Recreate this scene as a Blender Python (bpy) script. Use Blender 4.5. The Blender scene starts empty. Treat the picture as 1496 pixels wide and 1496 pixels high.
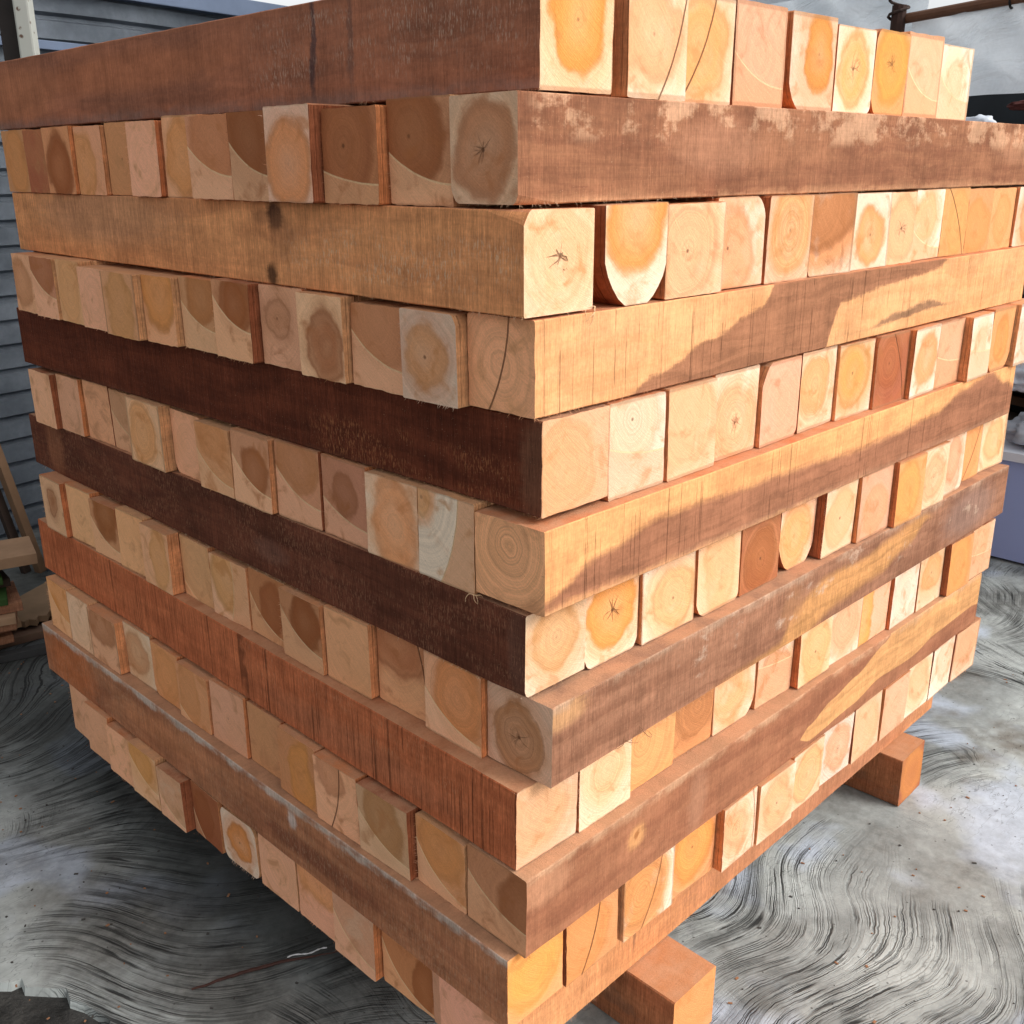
import bpy, bmesh, math, random
from mathutils import Vector, Matrix, noise as mnoise
C = bpy.context.scene
COL = C.collection
# ---------------------------------------------------------------- camera
U = 0.12                       # one beam course in metres
GZ = 13 * U                    # top of the stack above the floor
cam_d = bpy.data.cameras.new("camera"); cam = bpy.data.objects.new("camera", cam_d); COL.objects.link(cam)
fwd = Vector((0.6711631, 0.66920831, -0.31890489)); rgt = Vector((0.70485599, -0.70933229, -0.00507276)); upv = Vector((0.22960427, 0.22137737, 0.94777315))
cam.matrix_world = Matrix(((rgt.x, upv.x, -fwd.x, -0.81320777), (rgt.y, upv.y, -fwd.y, -0.78619292), (rgt.z, upv.z, -fwd.z, 1.35598261), (0, 0, 0, 1)))
cam_d.sensor_width = 36; cam_d.lens = 36 * 1495.7 / 1496; cam_d.clip_start = 0.02; cam_d.clip_end = 400
C.camera = cam
# ---------------------------------------------------------------- sky and sun
SUN_AZ, SUN_EL = (0.50, -1.0), 38.0           # horizontal direction towards the sun, elevation
w = bpy.data.worlds.new("World"); C.world = w; w.use_nodes = True
wn = w.node_tree.nodes; bg = wn["Background"]
sky = wn.new("ShaderNodeTexSky"); sky.sky_type = 'NISHITA'; sky.sun_disc = False
sky.sun_elevation = math.radians(SUN_EL); sky.sun_rotation = math.atan2(SUN_AZ[0], SUN_AZ[1])
sky.air_density = 1.0; sky.dust_density = 3.0; sky.ozone_density = 1.0
hsv = wn.new("ShaderNodeHueSaturation"); hsv.inputs['Saturation'].default_value = 0.12      # thin overcast
w.node_tree.links.new(sky.outputs[0], hsv.inputs['Color']); w.node_tree.links.new(hsv.outputs[0], bg.inputs[0]); bg.inputs[1].default_value = 0.15
sd = bpy.data.lights.new("sun", 'SUN'); sd.energy = 1.22; sd.angle = math.radians(24); sd.color = (1.0, 0.935, 0.885)
sun = bpy.data.objects.new("sun", sd); COL.objects.link(sun)
h = math.hypot(*SUN_AZ); el = math.radians(SUN_EL)
sv = Vector((SUN_AZ[0] / h * math.cos(el), SUN_AZ[1] / h * math.cos(el), math.sin(el)))
sun.rotation_euler = sv.to_track_quat('Z', 'Y').to_euler(); sun.location = sv * 8
C.view_settings.view_transform = 'Standard'; C.view_settings.look = 'None'
C.view_settings.exposure = 0.64; C.view_settings.gamma = 1.0; C.view_settings.use_curve_mapping = False
C.render.engine = 'CYCLES'
C.render.resolution_x = C.render.resolution_y = 1024
C.cycles.max_bounces = 8

# ---------------------------------------------------------------- node helper
class G:
    """a tiny expression layer over a shader node tree"""
    def __init__(s, name):
        s.m = bpy.data.materials.new(name); s.m.use_nodes = True; s.nt = s.m.node_tree
        s.b = s.nt.nodes["Principled BSDF"]; s.b.inputs['Roughness'].default_value = 0.8
        s.b.inputs['Specular IOR Level'].default_value = 0.15
    def n(s, t, **k):
        x = s.nt.nodes.new(t)
        for a, v in k.items(): setattr(x, a, v)
        return x
    def put(s, sock, v):
        if isinstance(v, V): s.nt.links.new(v.s, sock)
        elif isinstance(v, bpy.types.NodeSocket): s.nt.links.new(v, sock)
        else:
            if isinstance(v, (tuple, list)) and sock.type == 'RGBA' and len(v) == 3: v = (*v, 1)
            sock.default_value = v
    def math(s, op, *a, clamp=False):
        x = s.n("ShaderNodeMath", operation=op, use_clamp=clamp)
        for i, v in enumerate(a): s.put(x.inputs[i], v)
        return V(s, x.outputs[0])
    def xyz(s, v):
        x = s.n("ShaderNodeSeparateXYZ"); s.put(x.inputs[0], v); return [V(s, o) for o in x.outputs]
    def vec(s, a=0, b=0, c=0):
        x = s.n("ShaderNodeCombineXYZ")
        for i, v in enumerate((a, b, c)): s.put(x.inputs[i], v)
        return V(s, x.outputs[0])
    def noise(s, v, scale=1, detail=3, rough=.55, dist=0, col=False):
        x = s.n("ShaderNodeTexNoise"); s.put(x.inputs['Vector'], v); x.inputs['Scale'].default_value = scale
        x.inputs['Detail'].default_value = detail; x.inputs['Roughness'].default_value = rough; x.inputs['Distortion'].default_value = dist
        return V(s, x.outputs[1 if col else 0])
    def voro(s, v, scale=1):
        x = s.n("ShaderNodeTexVoronoi"); s.put(x.inputs['Vector'], v); x.inputs['Scale'].default_value = scale
        return V(s, x.outputs['Distance'])
    def sm(s, v, a, b):                       # smoothstep from a to b (a may exceed b)
        x = s.n("ShaderNodeMapRange", interpolation_type='SMOOTHSTEP')
        s.put(x.inputs[0], v)
        inv = (not isinstance(a, V)) and (not isinstance(b, V)) and a > b
        if inv: a, b = b, a
        s.put(x.inputs[1], a); s.put(x.inputs[2], b)
        x.inputs[3].default_value = 1 if inv else 0; x.inputs[4].default_value = 0 if inv else 1
        return V(s, x.outputs[0])
    def mix(s, f, a, b, mode='MIX'):
        x = s.n("ShaderNodeMix", data_type='RGBA', blend_type=mode)
        s.put(x.inputs[0], f); s.put(x.inputs[6], a); s.put(x.inputs[7], b)
        return V(s, x.outputs[2])
    def scale(s, c, f):                       # colour times a number
        x = s.n("ShaderNodeVectorMath", operation='SCALE'); s.put(x.inputs[0], c); s.put(x.inputs[3], f)
        return V(s, x.outputs[0])
    def ramp(s, f, pts, interp='LINEAR'):
        x = s.n("ShaderNodeValToRGB"); x.color_ramp.interpolation = interp; s.put(x.inputs[0], f)
        e = x.color_ramp.elements
        while len(e) > 1: e.remove(e[0])
        e[0].position = pts[0][0]; v = pts[0][1]; e[0].color = (v, v, v, 1) if not isinstance(v, tuple) else (*v, 1)
        for p, v in pts[1:]:
            q = e.new(p); q.color = (v, v, v, 1) if not isinstance(v, tuple) else (*v, 1)
        return V(s, x.outputs[0])
    def obj(s):
        return V(s, s.n("ShaderNodeTexCoord").outputs['Object'])
    def attr(s, name):
        x = s.n("ShaderNodeAttribute", attribute_name=name); return V(s, x.outputs['Color']), V(s, x.outputs['Alpha'])
    def bump(s, hgt, dist=.001, strength=1.0):
        x = s.n("ShaderNodeBump"); x.inputs['Distance'].default_value = dist; x.inputs['Strength'].default_value = strength
        s.put(x.inputs['Height'], hgt); s.nt.links.new(x.outputs[0], s.b.inputs['Normal'])
    def done(s, col, rough=None):
        s.put(s.b.inputs['Base Color'], col)
        if rough is not None: s.put(s.b.inputs['Roughness'], rough)
        return s.m
class V:
    def __init__(s, g, sock): s.g, s.s = g, sock
    def __add__(s, o): return s.g.math('ADD', s, o)
    __radd__ = __add__
    def __sub__(s, o): return s.g.math('SUBTRACT', s, o)
    def __rsub__(s, o): return s.g.math('SUBTRACT', o, s)
    def __mul__(s, o): return s.g.math('MULTIPLY', s, o)
    __rmul__ = __mul__
    def __truediv__(s, o): return s.g.math('DIVIDE', s, o)
    def __rtruediv__(s, o): return s.g.math('DIVIDE', o, s)
    def abs(s): return s.g.math('ABSOLUTE', s)
    def sin(s): return s.g.math('SINE', s)
    def sqrt(s): return s.g.math('SQRT', s)
    def max(s, o): return s.g.math('MAXIMUM', s, o)
    def min(s, o): return s.g.math('MINIMUM', s, o)

def flat(name, col, rough=.7, var=.15, sc=8, metal=0):
    g = G(name); o = g.obj(); n = g.noise(o, sc, 5, .6)
    c = g.scale(col, 1 - var + n * 2 * var)
    g.b.inputs['Metallic'].default_value = metal
    return g.done(c, rough)

# ---------------------------------------------------------------- end grain
def end_material():
    g = G("end_grain")
    eb, seed = g.attr("eb"); eh, hs = g.attr("eh"); ec, ry = g.attr("ec"); ea, kind = g.attr("ea"); ex, soft = g.attr("ex")
    cx, cy, rx = g.xyz(ec); ax, ay, ar = g.xyz(ea); pith, rings, white = g.xyz(ex)
    x, y, z = g.xyz(g.obj())
    u = 0.5 - y / U; v = 0.5 + z / U
    P = g.vec(u, v, seed * 37.0)
    n1 = g.noise(P, 2.2, 3); n1b = g.noise(g.vec(u + 7.3, v, seed * 37.0), 2.2, 3)
    n2 = g.noise(P, 9, 4, .6)
    n3 = g.noise(g.vec(u, v, seed * 37.0 + 5.0), 5.0, 3, .6)
    ud = u + (n1 - .5) * .36 + (n3 - .5) * .07 + (n2 - .5) * .03; vd = v + (n1b - .5) * .36 + (n2 - .5) * .03
    dx = (ud - cx) / rx; dy = (vd - cy) / ry
    r = (dx * dx + dy * dy).sqrt()
    soft = soft * (.6 + g.noise(g.vec(u, v, seed * 17.0), 1.6, 2) * 2.2) + .02
    hm = g.sm(r, 1 + soft, 1 - soft * 1.3) * hs * (.72 + g.sm(r, .0, .9) * .28)
    ring = g.math('POWER', g.sm((r - .93).abs(), .22, 0), 1.5) * hs * .55
    # base with broad tone changes, sapwood paler towards the rim
    big = g.noise(P, 1.3, 2)
    base = g.mix(g.sm(big, .35, .7) * .45, eb, g.mix(.5, eb, (.62, .30, .12)))
    wm = g.sm(r, 1.15, 1.9) * white + g.sm(n1b, .52, .68) * white * .5
    base = g.mix(g.math('MINIMUM', wm, .9), base, (.84, .70, .53))
    col = g.mix(hm, base, eh)
    col = g.mix(g.math('MINIMUM', ring, 1.0), col, g.scale(eh, .72))
    # growth rings
    ur = u + (n1 - .5) * .13 + (n2 - .5) * .012; vr = v + (n1b - .5) * .13
    q = ((ur - cx) * (ur - cx) + (vr - cy) * (vr - cy) * .8).sqrt()
    rr = g.noise(g.vec(q * 26.0, seed * 9.0, 0), 1, 2, .7)
    rr2 = g.noise(g.vec(q * 70.0, seed * 5.0, 3.0), 1, 1, .5)
    col = g.scale(col, 1 + (rr - .5) * rings * .85 + (rr2 - .5) * rings * .45)
    # sweep left by the saw: two tones meeting on an arc
    wob = (g.noise(P, 6, 2) - .5) * .012
    d = ((u - ax) * (u - ax) + (v - ay) * (v - ay)).sqrt() - ar + wob
    ak = kind.abs(); on = g.sm(ak, .1, .2)
    side = g.sm(d, -.004, .004) * on * g.sm(kind, -.2, .2)
    col = g.mix(side * .80, col, g.mix(.45, eb, g.mix(g.sm(kind, 1.2, 1.4), (.66, .29, .115), (.80, .47, .26))))
    deep = g.sm(kind, 1.2, 1.4) * (1 - side)
    col = g.mix(deep * .42, col, g.scale(eh, .80))
    line = g.sm(d.abs(), .014, .004) * on
    lcol = g.mix(g.sm(kind, -.2, .2), (.16, .07, .03), (.80, .55, .30))
    col = g.mix(line * g.math('MINIMUM', ak, 1.0) * .8, col, lcol)
    # fine circular saw scratches
    sd_ = ((u - 1.6) * (u - 1.6) + (v - 1.9) * (v - 1.9)).sqrt()
    sc1 = g.noise(g.vec(sd_ * 120.0, seed * 11.0 + u * 3.0, v * 1.0), 1, 2, .7)
    col = g.scale(col, 1 + (sc1 - .5) * .40)
    fuzz = g.noise(P, 55, 3, .7) * .6 + g.noise(P, 130, 2, .8) * .4
    col = g.scale(col, 1 + (fuzz - .5) * .75)
    # soft stains, pith, checks radiating from it
    st = g.noise(g.vec(u + 3.0, v + 8.0, seed * 21.0), 3.0, 4, .6, .6)
    col = g.mix(g.sm(st, .52, .72) * .62, col, g.mix(.6, eh, (.42, .16, .055)))
    p0 = ((u - cx) * (u - cx) + (v - cy) * (v - cy)).sqrt()
    pit = g.sm(p0 + (n2 - .5) * .03, .030, .008) * pith
    col = g.mix(g.math('MINIMUM', pit, .85), col, (.13, .05, .02))
    th = g.math('ARCTAN2', v - cy, u - cx)
    tw = g.noise(g.vec(th * .9, seed * 13.0, q * 2.0), 1, 2, .5)
    crk = g.sm(((tw - .5) * p0).abs(), .0035, .0008) * g.sm(p0 + (n3 - .5) * .25, .20, .04) * g.sm(pith, .75, 1.0)
    col = g.mix(crk * .6, col, (.12, .05, .02))
    vs = g.voro(P, 7.0)
    col = g.mix(g.sm(vs, .055, .02) * .5, col, (.20, .09, .04))
    tone = g.noise(g.vec(seed * 53.0, seed * 7.0, 1.0), 1, 0)
    col = g.scale(col, .90 + g.sm(tone, .25, .75) * .20)
    # thin handled rim
    e = g.math('MINIMUM', g.math('MINIMUM', u, 1 - u), g.math('MINIMUM', v, 1 - v)) + (n2 - .5) * .02
    col = g.mix(g.sm(e, .024, .0) * .5, col, (.30, .16, .08))
    g.bump(sc1 * .5 + fuzz * .6 + side * 1.2 - line * g.sm(kind, .2, -.2) * 3.0 - crk * 2.0 + rr * .2 + n3 * .6, .0011, 1.0)
    return g.done(g.mix(1.0, col, (1.0, .985, .985), 'MULTIPLY'), .78)

# ---------------------------------------------------------------- long faces
def side_material(name, c1, c2, bands=(), spots=(), saw=1.0, fleck=0.0, fleck_col=(.6, .4, .25), fleck_box=None, grooves=0.0,
                  patch=None, hstreak=0.0, from_attr=False, seed=0.0, edge=None):
    """s runs along the beam from its near end, t from -.5 (bottom) to .5 (top), both in beam widths"""
    g = G(name); g.b.inputs["Specular IOR Level"].default_value = .07
    x, y, z = g.xyz(g.obj()); s = x / U; t = z / U
    yy = y / U
    if from_attr:
        c1, sa = g.attr("sc"); c2 = g.scale(c1, .78); seedv = sa * 31.0
    else: seedv = seed
    P = g.vec(s, t * 1.0 + yy * 1.3, seedv)
    wv = g.noise(g.vec(s * .55, t * 2.2 + yy * 2.2, seedv), 1, 4, .6, .5)          # long grain figure
    fig = g.noise(g.vec(s * .35, t * 9.0 + (wv - .5) * 5.0, yy * 9.0 + 3.0), 1, 3, .6)
    col = g.mix(g.sm(wv * .6 + fig * .4, .36, .64), c1, c2)
    nw = g.noise(g.vec(s * 1.1, t * 1.5, 4.0 + seed), 1, 5, .62) - .5
    nf = g.noise(g.vec(s * 3.0, t * 13.0, 9.0), 1, 4, .7) * .6 + g.noise(g.vec(s * 28.0, t * 3.0, 9.0), 1, 3, .7) * .4 - .5
    for b in bands:
        lo = g.ramp(s / 13.0, [(p / 13.0, q * .5 + .5) for p, q in b['lo']], 'EASE')
        hi = g.ramp(s / 13.0, [(p / 13.0, q * .5 + .5) for p, q in b['hi']], 'EASE')
        so = b.get('soft', .03); tt = t + nw * b.get('wob', .16) + nf * b.get('rag', .10)
        L = (lo - .5) * 2.0; H = (hi - .5) * 2.0
        m = g.sm(tt - L, -so, so) * g.sm(H - tt, -so, so) * b.get('k', 1.0)
        cb = g.mix(g.sm(fig, .35, .7), b['c'], g.scale(b['c'], .74))
        col = g.mix(m, col, cb)
    for (ss, ts, rs, rt, cc, k) in spots:
        a = (s - ss + nw * .35 + nf * rs * 1.4) / rs; bq = (t - ts + nf * .12) / rt
        m = g.sm((a * a + bq * bq).sqrt(), 1.15, .45) * k
        col = g.mix(m, col, cc)
    if patch:                                   # weathered pale blotches: (colour, threshold, s range, t range, strength)
        pc, thr, (s0, s1), (t0, t1), k = patch
        pn = g.noise(g.vec(s * 1.5, t * 2.3, 2.0 + seed), 1, 6, .68)
        pn2 = g.noise(g.vec(s * 6.0, t * 6.0, 5.0 + seed), 1, 4, .7)
        pn = g.math('MAXIMUM', pn + (pn2 - .5) * .16, (pn2 - .12) * g.sm(pn, .36, .5))
        m = g.sm(pn, thr, thr + .11) * g.sm(s, s0, s0 + .4) * g.sm(s, s1, s1 - .6) * g.sm(t, t0, t0 + .18) * g.sm(t, t1, t1 - .05)
        col = g.mix(m * k, col, pc)
    if edge:                                    # worn top or bottom edge
        ec, t0, t1, k = edge
        wear = g.noise(g.vec(s * 1.7, t * 3.0, 12.0 + seed), 1, 5, .7)
        m = g.sm(t + nf * .14 + (wear - .5) * .35, t0, t1) * k * (g.sm(wear, .36, .58) * .7 + .3)
        col = g.mix(m, col, ec)
    # band-saw marks across the beam
    v1 = g.noise(g.vec(s * 22.0, t * .8, yy * .8 + 5.0), 1, 3, .7)
    v2 = g.noise(g.vec(s * 75.0, t * 3.0, yy * 3.0 + 5.0), 1, 2, .7)
    v3 = g.noise(g.vec(s * 3.0, t * .4, 8.0), 1, 2, .6)
    v4 = g.noise(g.vec(s * 150.0, t * 10.0, yy * 10.0), 1, 2, .7)
    col = g.scale(col, 1 + (v1 - .5) * .70 * saw + (v2 - .5) * .85 * saw + (v4 - .5) * .80 * saw + (v3 - .5) * .34)
    blo = g.noise(g.vec(s * 1.6, t * 2.6, yy * 2.0 + seed), 1, 5, .65)
    col = g.scale(col, .86 + g.sm(blo, .3, .7) * .26)
    lg = g.noise(g.vec(s * 1.3, t * 55.0, yy * 55.0 + seed), 1, 3, .7)
    col = g.scale(col, 1 + (lg - .5) * .14)
    if hstreak: col = g.scale(col, 1 + (g.noise(g.vec(s * .5, t * 34.0, 1.0), 1, 3, .7) - .5) * hstreak)
    gm = 0.0
    if grooves:
        gx = g.noise(g.vec(s * 4.5 + (g.noise(g.vec(s, t * .6, 3.0), 1, 2) - .5) * .10, 0.0, seed + 11.0), 1, 1, .5)
        gm = g.sm((gx - .5).abs(), .008, .001) * g.sm(g.noise(g.vec(s * 2.0, t * 1.6, 6.0), 1, 2), .40, .52)
        col = g.mix(gm * grooves, col, g.scale(col, .35))
    if fleck:
        f1 = g.noise(g.vec(s * 55.0, t * 9.0, 2.0), 1, 2, .75)
        fm = g.noise(g.vec(s * 1.4, t * 2.4, 7.0 + seed), 1, 3, .6)
        m = g.sm(f1, .53, .62) * g.sm(fm, .38, .58)
        if fleck_box:
            s0, s1, t0, t1 = fleck_box
            m = m * g.sm(s, s0, s0 + .5) * g.sm(s, s1, s1 - .8) * g.sm(t, t0, t0 + .15) * g.sm(t, t1, t1 - .15)
        col = g.mix(m * fleck, col, fleck_col)
    fz = g.noise(g.vec(s * 26.0, t * 20.0, yy * 20.0), 1, 4, .75)
    col = g.scale(col, 1 + (fz - .5) * .60)
    dust = g.noise(g.vec(s * 60.0, t * 60.0, yy * 60.0), 1, 2, .5)
    col = g.mix(g.sm(dust, .70, .76) * .35, col, (.66, .46, .30))
    g.bump(v1 * .8 * saw + v2 * .6 * saw + fz * .5 - (gm * 2.0 if grooves else 0.0), .0010, .9)
    return g.done(col, .72)

def top_material():
    g = G("sawdusty_top"); sc, sa = g.attr("sc"); x, y, z = g.xyz(g.obj()); s = x / U; t = y / U
    P = g.vec(s, t, sa * 31.0)
    n = g.noise(P, 2.0, 5, .65); f = g.noise(P, 45, 3, .8); v = g.noise(g.vec(s * 18.0, t * .8, 0.0), 1, 3, .7)
    col = g.mix(g.sm(n, .30, .62) * .75, g.scale(sc, .85), (.56, .30, .17))
    col = g.scale(col, 1 + (f - .5) * .55 + (v - .5) * .25)
    g.bump(f, .0015, .9)
    return g.done(col, .9)

# ---------------------------------------------------------------- tagging
def tag(o, label=None, cat=None, group=None, kind=None):
    if label: o['label'] = label
    if cat: o['category'] = cat
    if group: o['group'] = group
    if kind: o['kind'] = kind
    return o
def link(name, bm, mats, parent=None, smooth=False):
    me = bpy.data.meshes.new(name); bm.normal_update(); bm.to_mesh(me); bm.free()
    for m in (mats if isinstance(mats, (list, tuple)) else [mats]): me.materials.append(m)
    if smooth: me.polygons.foreach_set('use_smooth', [True] * len(me.polygons))
    o = bpy.data.objects.new(name, me); COL.objects.link(o)
    if parent: o.parent = parent
    return o
def empty(name, loc, rz=0):
    o = bpy.data.objects.new(name, None); o.location = loc; o.rotation_euler = (0, 0, rz); o.empty_display_size = .05; COL.objects.link(o); return o
def box(bm, c, d, rot=None, mi=0, bev=0):
    """box of size d centred on c"""
    M = Matrix.Translation(c) @ (rot.to_4x4() if rot else Matrix.Identity(4)) @ Matrix.Diagonal((*d, 1))
    r = bmesh.ops.create_cube(bm, size=1, matrix=M)
    fs = {f for v in r['verts'] for f in v.link_faces}
    for f in fs: f.material_index = mi
    if bev:
        es = list({e for f in fs for e in f.edges})
        bmesh.ops.bevel(bm, geom=es, offset=bev, segments=2, affect='EDGES', profile=.6)
def tube(bm, pts, r, n=8, mi=0, taper=1.0):
    rings = []
    for i, p in enumerate(pts):
        a = pts[max(i - 1, 0)]; b = pts[min(i + 1, len(pts) - 1)]
        t = (Vector(b) - Vector(a)).normalized(); q = t.cross(Vector((0, 0, 1)))
        if q.length < .05: q = t.cross(Vector((1, 0, 0)))
        q.normalize(); k = t.cross(q); rad = (r[i] if isinstance(r, (list, tuple)) else r * (1 + (taper - 1) * i / max(len(pts) - 1, 1)))
        rings.append([bm.verts.new(Vector(p) + (q * math.cos(2 * math.pi * j / n) + k * math.sin(2 * math.pi * j / n)) * rad) for j in range(n)])
    for A, B in zip(rings, rings[1:]):
        for j in range(n):
            f = bm.faces.new((A[j], A[(j + 1) % n], B[(j + 1) % n], B[j])); f.material_index = mi
    for rr, fl in ((rings[0], True), (rings[-1], False)):
        f = bm.faces.new(rr[::-1] if fl else rr); f.material_index = mi

# ---------------------------------------------------------------- the stack: measured rows
# per course: (start, end, how far the end stands proud), in beam widths from the near corner
ROWS = {
1: [(0.379, 1.377, 0.0), (1.55, 2.557, 0.0), (2.562, 3.527, -0.088), (3.532, 4.605, -0.088), (4.788, 5.8, -0.088), (5.805, 6.77, -0.102), (6.775, 7.792, -0.102), (7.797, 8.878, -0.102), (8.883, 9.981, -0.102)] ,
2: [(0.139, 1.064, 0.0), (1.069, 2.034, 0.0), (2.034, 2.997, 0.112), (2.997, 3.924, 0.234), (3.929, 4.869, 0.135), (4.874, 5.852, 0.135), (5.857, 6.797, -0.03), (6.797, 7.685, 0.057), (7.69, 8.63, -0.022), (8.635, 9.614, -0.022), (9.614, 10.64, 0.05), (10.645, 11.585, 0.05), (11.59, 12.53, -0.013)] ,
3: [(-0.018, 0.944, 0.0), (1.117, 2.11, 0.0), (2.115, 3.15, 0.0), (3.155, 4.12, -0.07), (4.125, 5.145, -0.07), (5.15, 6.256, -0.07), (6.261, 7.339, -0.07), (7.344, 8.179, -0.12), (8.184, 9.185, -0.12), (9.19, 10.128, -0.12), (10.133, 11.064, -0.12), (11.069, 12.046, -0.12), (12.046, 13.047, -0.042)] ,
4: [(0.003, 0.917, 0.0), (0.917, 1.8, 0.12), (1.805, 2.745, 0.061), (2.745, 3.637, 0.136), (3.642, 4.582, 0.078), (4.582, 5.514, 0.155), (5.519, 6.459, 0.11), (6.459, 7.327, 0.169), (7.327, 8.408, 0.26), (8.413, 9.353, 0.221), (9.358, 10.298, 0.181), (10.303, 11.243, 0.159), (11.248, 12.188, 0.131)] ,
5: [(0.165, 1.179, 0.0), (1.184, 2.176, 0.0), (2.181, 3.168, 0.0), (3.173, 4.138, -0.065), (4.143, 5.108, -0.068), (5.113, 6.1, -0.068), (6.1, 7.115, -0.048), (7.12, 8.165, -0.048), (8.165, 9.1, 0.047), (9.105, 10.07, 0.033), (10.07, 11.03, 0.109), (11.035, 12.005, 0.109), (12.005, 12.994, 0.189)] ,
6: [(-0.191, 0.785, 0.0), (0.79, 1.73, -0.007), (1.735, 2.675, -0.014), (2.68, 3.62, -0.025), (3.625, 4.605, -0.025), (4.605, 5.596, 0.078), (5.601, 6.541, 0.063), (6.546, 7.486, -0.004), (7.486, 8.586, 0.116), (8.591, 9.531, -0.005), (9.536, 10.476, -0.05), (10.476, 11.385, 0.066), (11.385, 12.335, 0.161)] ,
7: [(0.021, 0.983, 0.0), (0.988, 1.953, -0.017), (1.953, 3.004, 0.013), (3.009, 3.974, -0.033), (3.979, 4.954, -0.033), (4.959, 5.924, -0.044), (5.924, 6.889, 0.073), (6.889, 7.923, 0.105), (7.923, 8.861, 0.159), (8.866, 9.831, 0.134), (9.836, 10.801, -0.0), (10.806, 11.771, -0.099), (11.776, 12.932, -0.099)] ,
8: [(-0.209, 0.736, 0.0), (0.736, 1.749, 0.063), (1.754, 2.694, 0.014), (2.694, 3.63, 0.12), (3.635, 4.615, 0.12), (4.62, 5.56, 0.063), (5.565, 6.57, 0.063), (6.575, 7.515, 0.048), (7.515, 8.445, 0.185), (8.45, 9.39, 0.119), (9.395, 10.367, 0.119), (10.372, 11.334, 0.119), (11.334, 12.256, 0.205)] ,
9: [(-0.15, 0.839, 0.0), (0.844, 1.822, 0.0), (1.827, 2.792, -0.075), (2.797, 3.679, -0.12), (3.684, 4.716, -0.12), (4.721, 5.653, -0.12), (5.653, 6.596, -0.031), (6.601, 7.578, -0.031), (7.583, 8.548, -0.042), (8.553, 9.521, -0.042), (9.526, 10.544, -0.042), (10.544, 11.503, 0.043), (11.508, 12.533, 0.043)] ,
10: [(-0.169, 0.791, 0.0), (0.796, 1.736, -0.02), (1.736, 2.734, 0.12), (2.739, 3.679, 0.092), (3.684, 4.624, 0.069), (4.629, 5.569, -0.025), (5.569, 6.554, 0.055), (6.559, 7.541, 0.055), (7.546, 8.486, 0.022), (8.491, 9.488, 0.022), (9.488, 10.58, 0.169), (10.585, 11.525, 0.155), (11.53, 12.47, 0.142)] ,
11: [(-0.362, 0.572, 0.0), (0.608, 1.603, 0.0), (1.656, 2.713, 0.0), (2.718, 3.683, -0.026), (3.683, 4.551, 0.119), (4.556, 5.521, 0.114), (5.526, 6.491, 0.018), (6.496, 7.461, 0.011), (7.466, 8.472, 0.011), (8.477, 9.462, 0.011), (9.467, 10.432, 0.004), (10.437, 11.402, -0.037), (11.407, 12.499, -0.037)] ,
12: [(0.208, 1.436, 0.0), (1.441, 2.457, 0.0), (2.457, 3.403, 0.08), (3.408, 4.348, 0.049), (4.353, 5.331, 0.049), (5.336, 6.323, 0.049), (6.323, 7.251, 0.097), (7.251, 8.091, 0.207), (8.096, 9.065, 0.207), (9.07, 10.01, 0.205), (10.015, 10.955, 0.182), (10.96, 11.9, 0.042)] ,

}
NX = [0.38, 0.04, -0.02, 0.11, 0.16, 0.04, 0.02, 0.15, -0.15, -0.18, -0.36, -0.2]
NY = [0.2, 0.14, 0.02, 0.0, -0.04, -0.19, 0.06, -0.21, 0.02, -0.17, -0.04, 0.21]
FL = [0.3, -0.18, -0.11, -0.14, 0.0, 0.12, 0.37, 0.09, 0.22, 0.2, 0.15, -0.73]
FR = [-1.39, 1.2, 0.9, 0.25, 0.8, 0.11, 0.37, 0.45, 0.24, 0.16, 0.1, -0.03]
ZT = [0.01, -0.07, -0.06, -0.04, -0.0, -0.05, -0.01, -0.02, 0.01, 0.0, -0.02, -0.04]
ZB = [-0.04, -0.02, -0.01, 0.03, 0.03, 0.04, 0.05, 0.03, 0.02, -0.005, 0.0, 0.0]
DL = [0.0, 0.17, 0.25, -0.1, -0.14, 0.11, 0.09, -0.1, 0.05, 0.04, -0.01, -0.13]
DR = [0.03, 0.0, 0.0, 0.0, 0.0, 0.05, -0.13, 0.06, -0.14, 0.01, -0.14, 0.13]
WL, WR = 12.62, 12.23

BASE = {'W': (.82, .59, .42), 'C': (.81, .48, .285), 'P': (.82, .415, .245), 'O': (.73, .32, .13), 'R': (.38, .12, .055),
        'T': (.80, .40, .205), 'G': (.78, .49, .31), 'D': (.62, .28, .125)}
BNAME = {'W': 'cream-white', 'C': 'cream', 'P': 'pinkish', 'O': 'orange-tan', 'R': 'reddish brown', 'T': 'tan', 'G': 'greyish tan', 'D': 'dull brown'}
HEART = {'o': (.74, .29, .065), 'p': (.74, .345, .15), 'y': (.68, .285, .085), 'b': (.33, .10, .030), 't': (.52, .205, .075), '-': (.5, .3, .15)}
HNAME = {'o': 'orange', 'p': 'peach', 'y': 'ochre', 'b': 'brown', 't': 'tan'}
def E(base, heart='-', pos=(.5, .5, .4, .45), hs=.8, soft=.10, arc=None, pith=0, rings=.35, white=None, ch=None, note=None):
    return dict(base=base, heart=heart, pos=pos, hs=min(1, hs * 1.2) if heart != '-' else 0, soft=soft, arc=arc, pith=pith, rings=rings,
                white=(.8 if base == 'W' else .35 if base == 'C' else .0) if white is None else white, ch=ch or {}, note=note)
A = lambda yl=.55, yr=.22, k=1: (yl, yr, k)       # concave-up saw arc from the left rim to the lower right rim
K = lambda x0=.9, x1=.45, k=-1: ('v', x0, x1, k)  # steep arc from the top rim to the bottom rim
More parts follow.
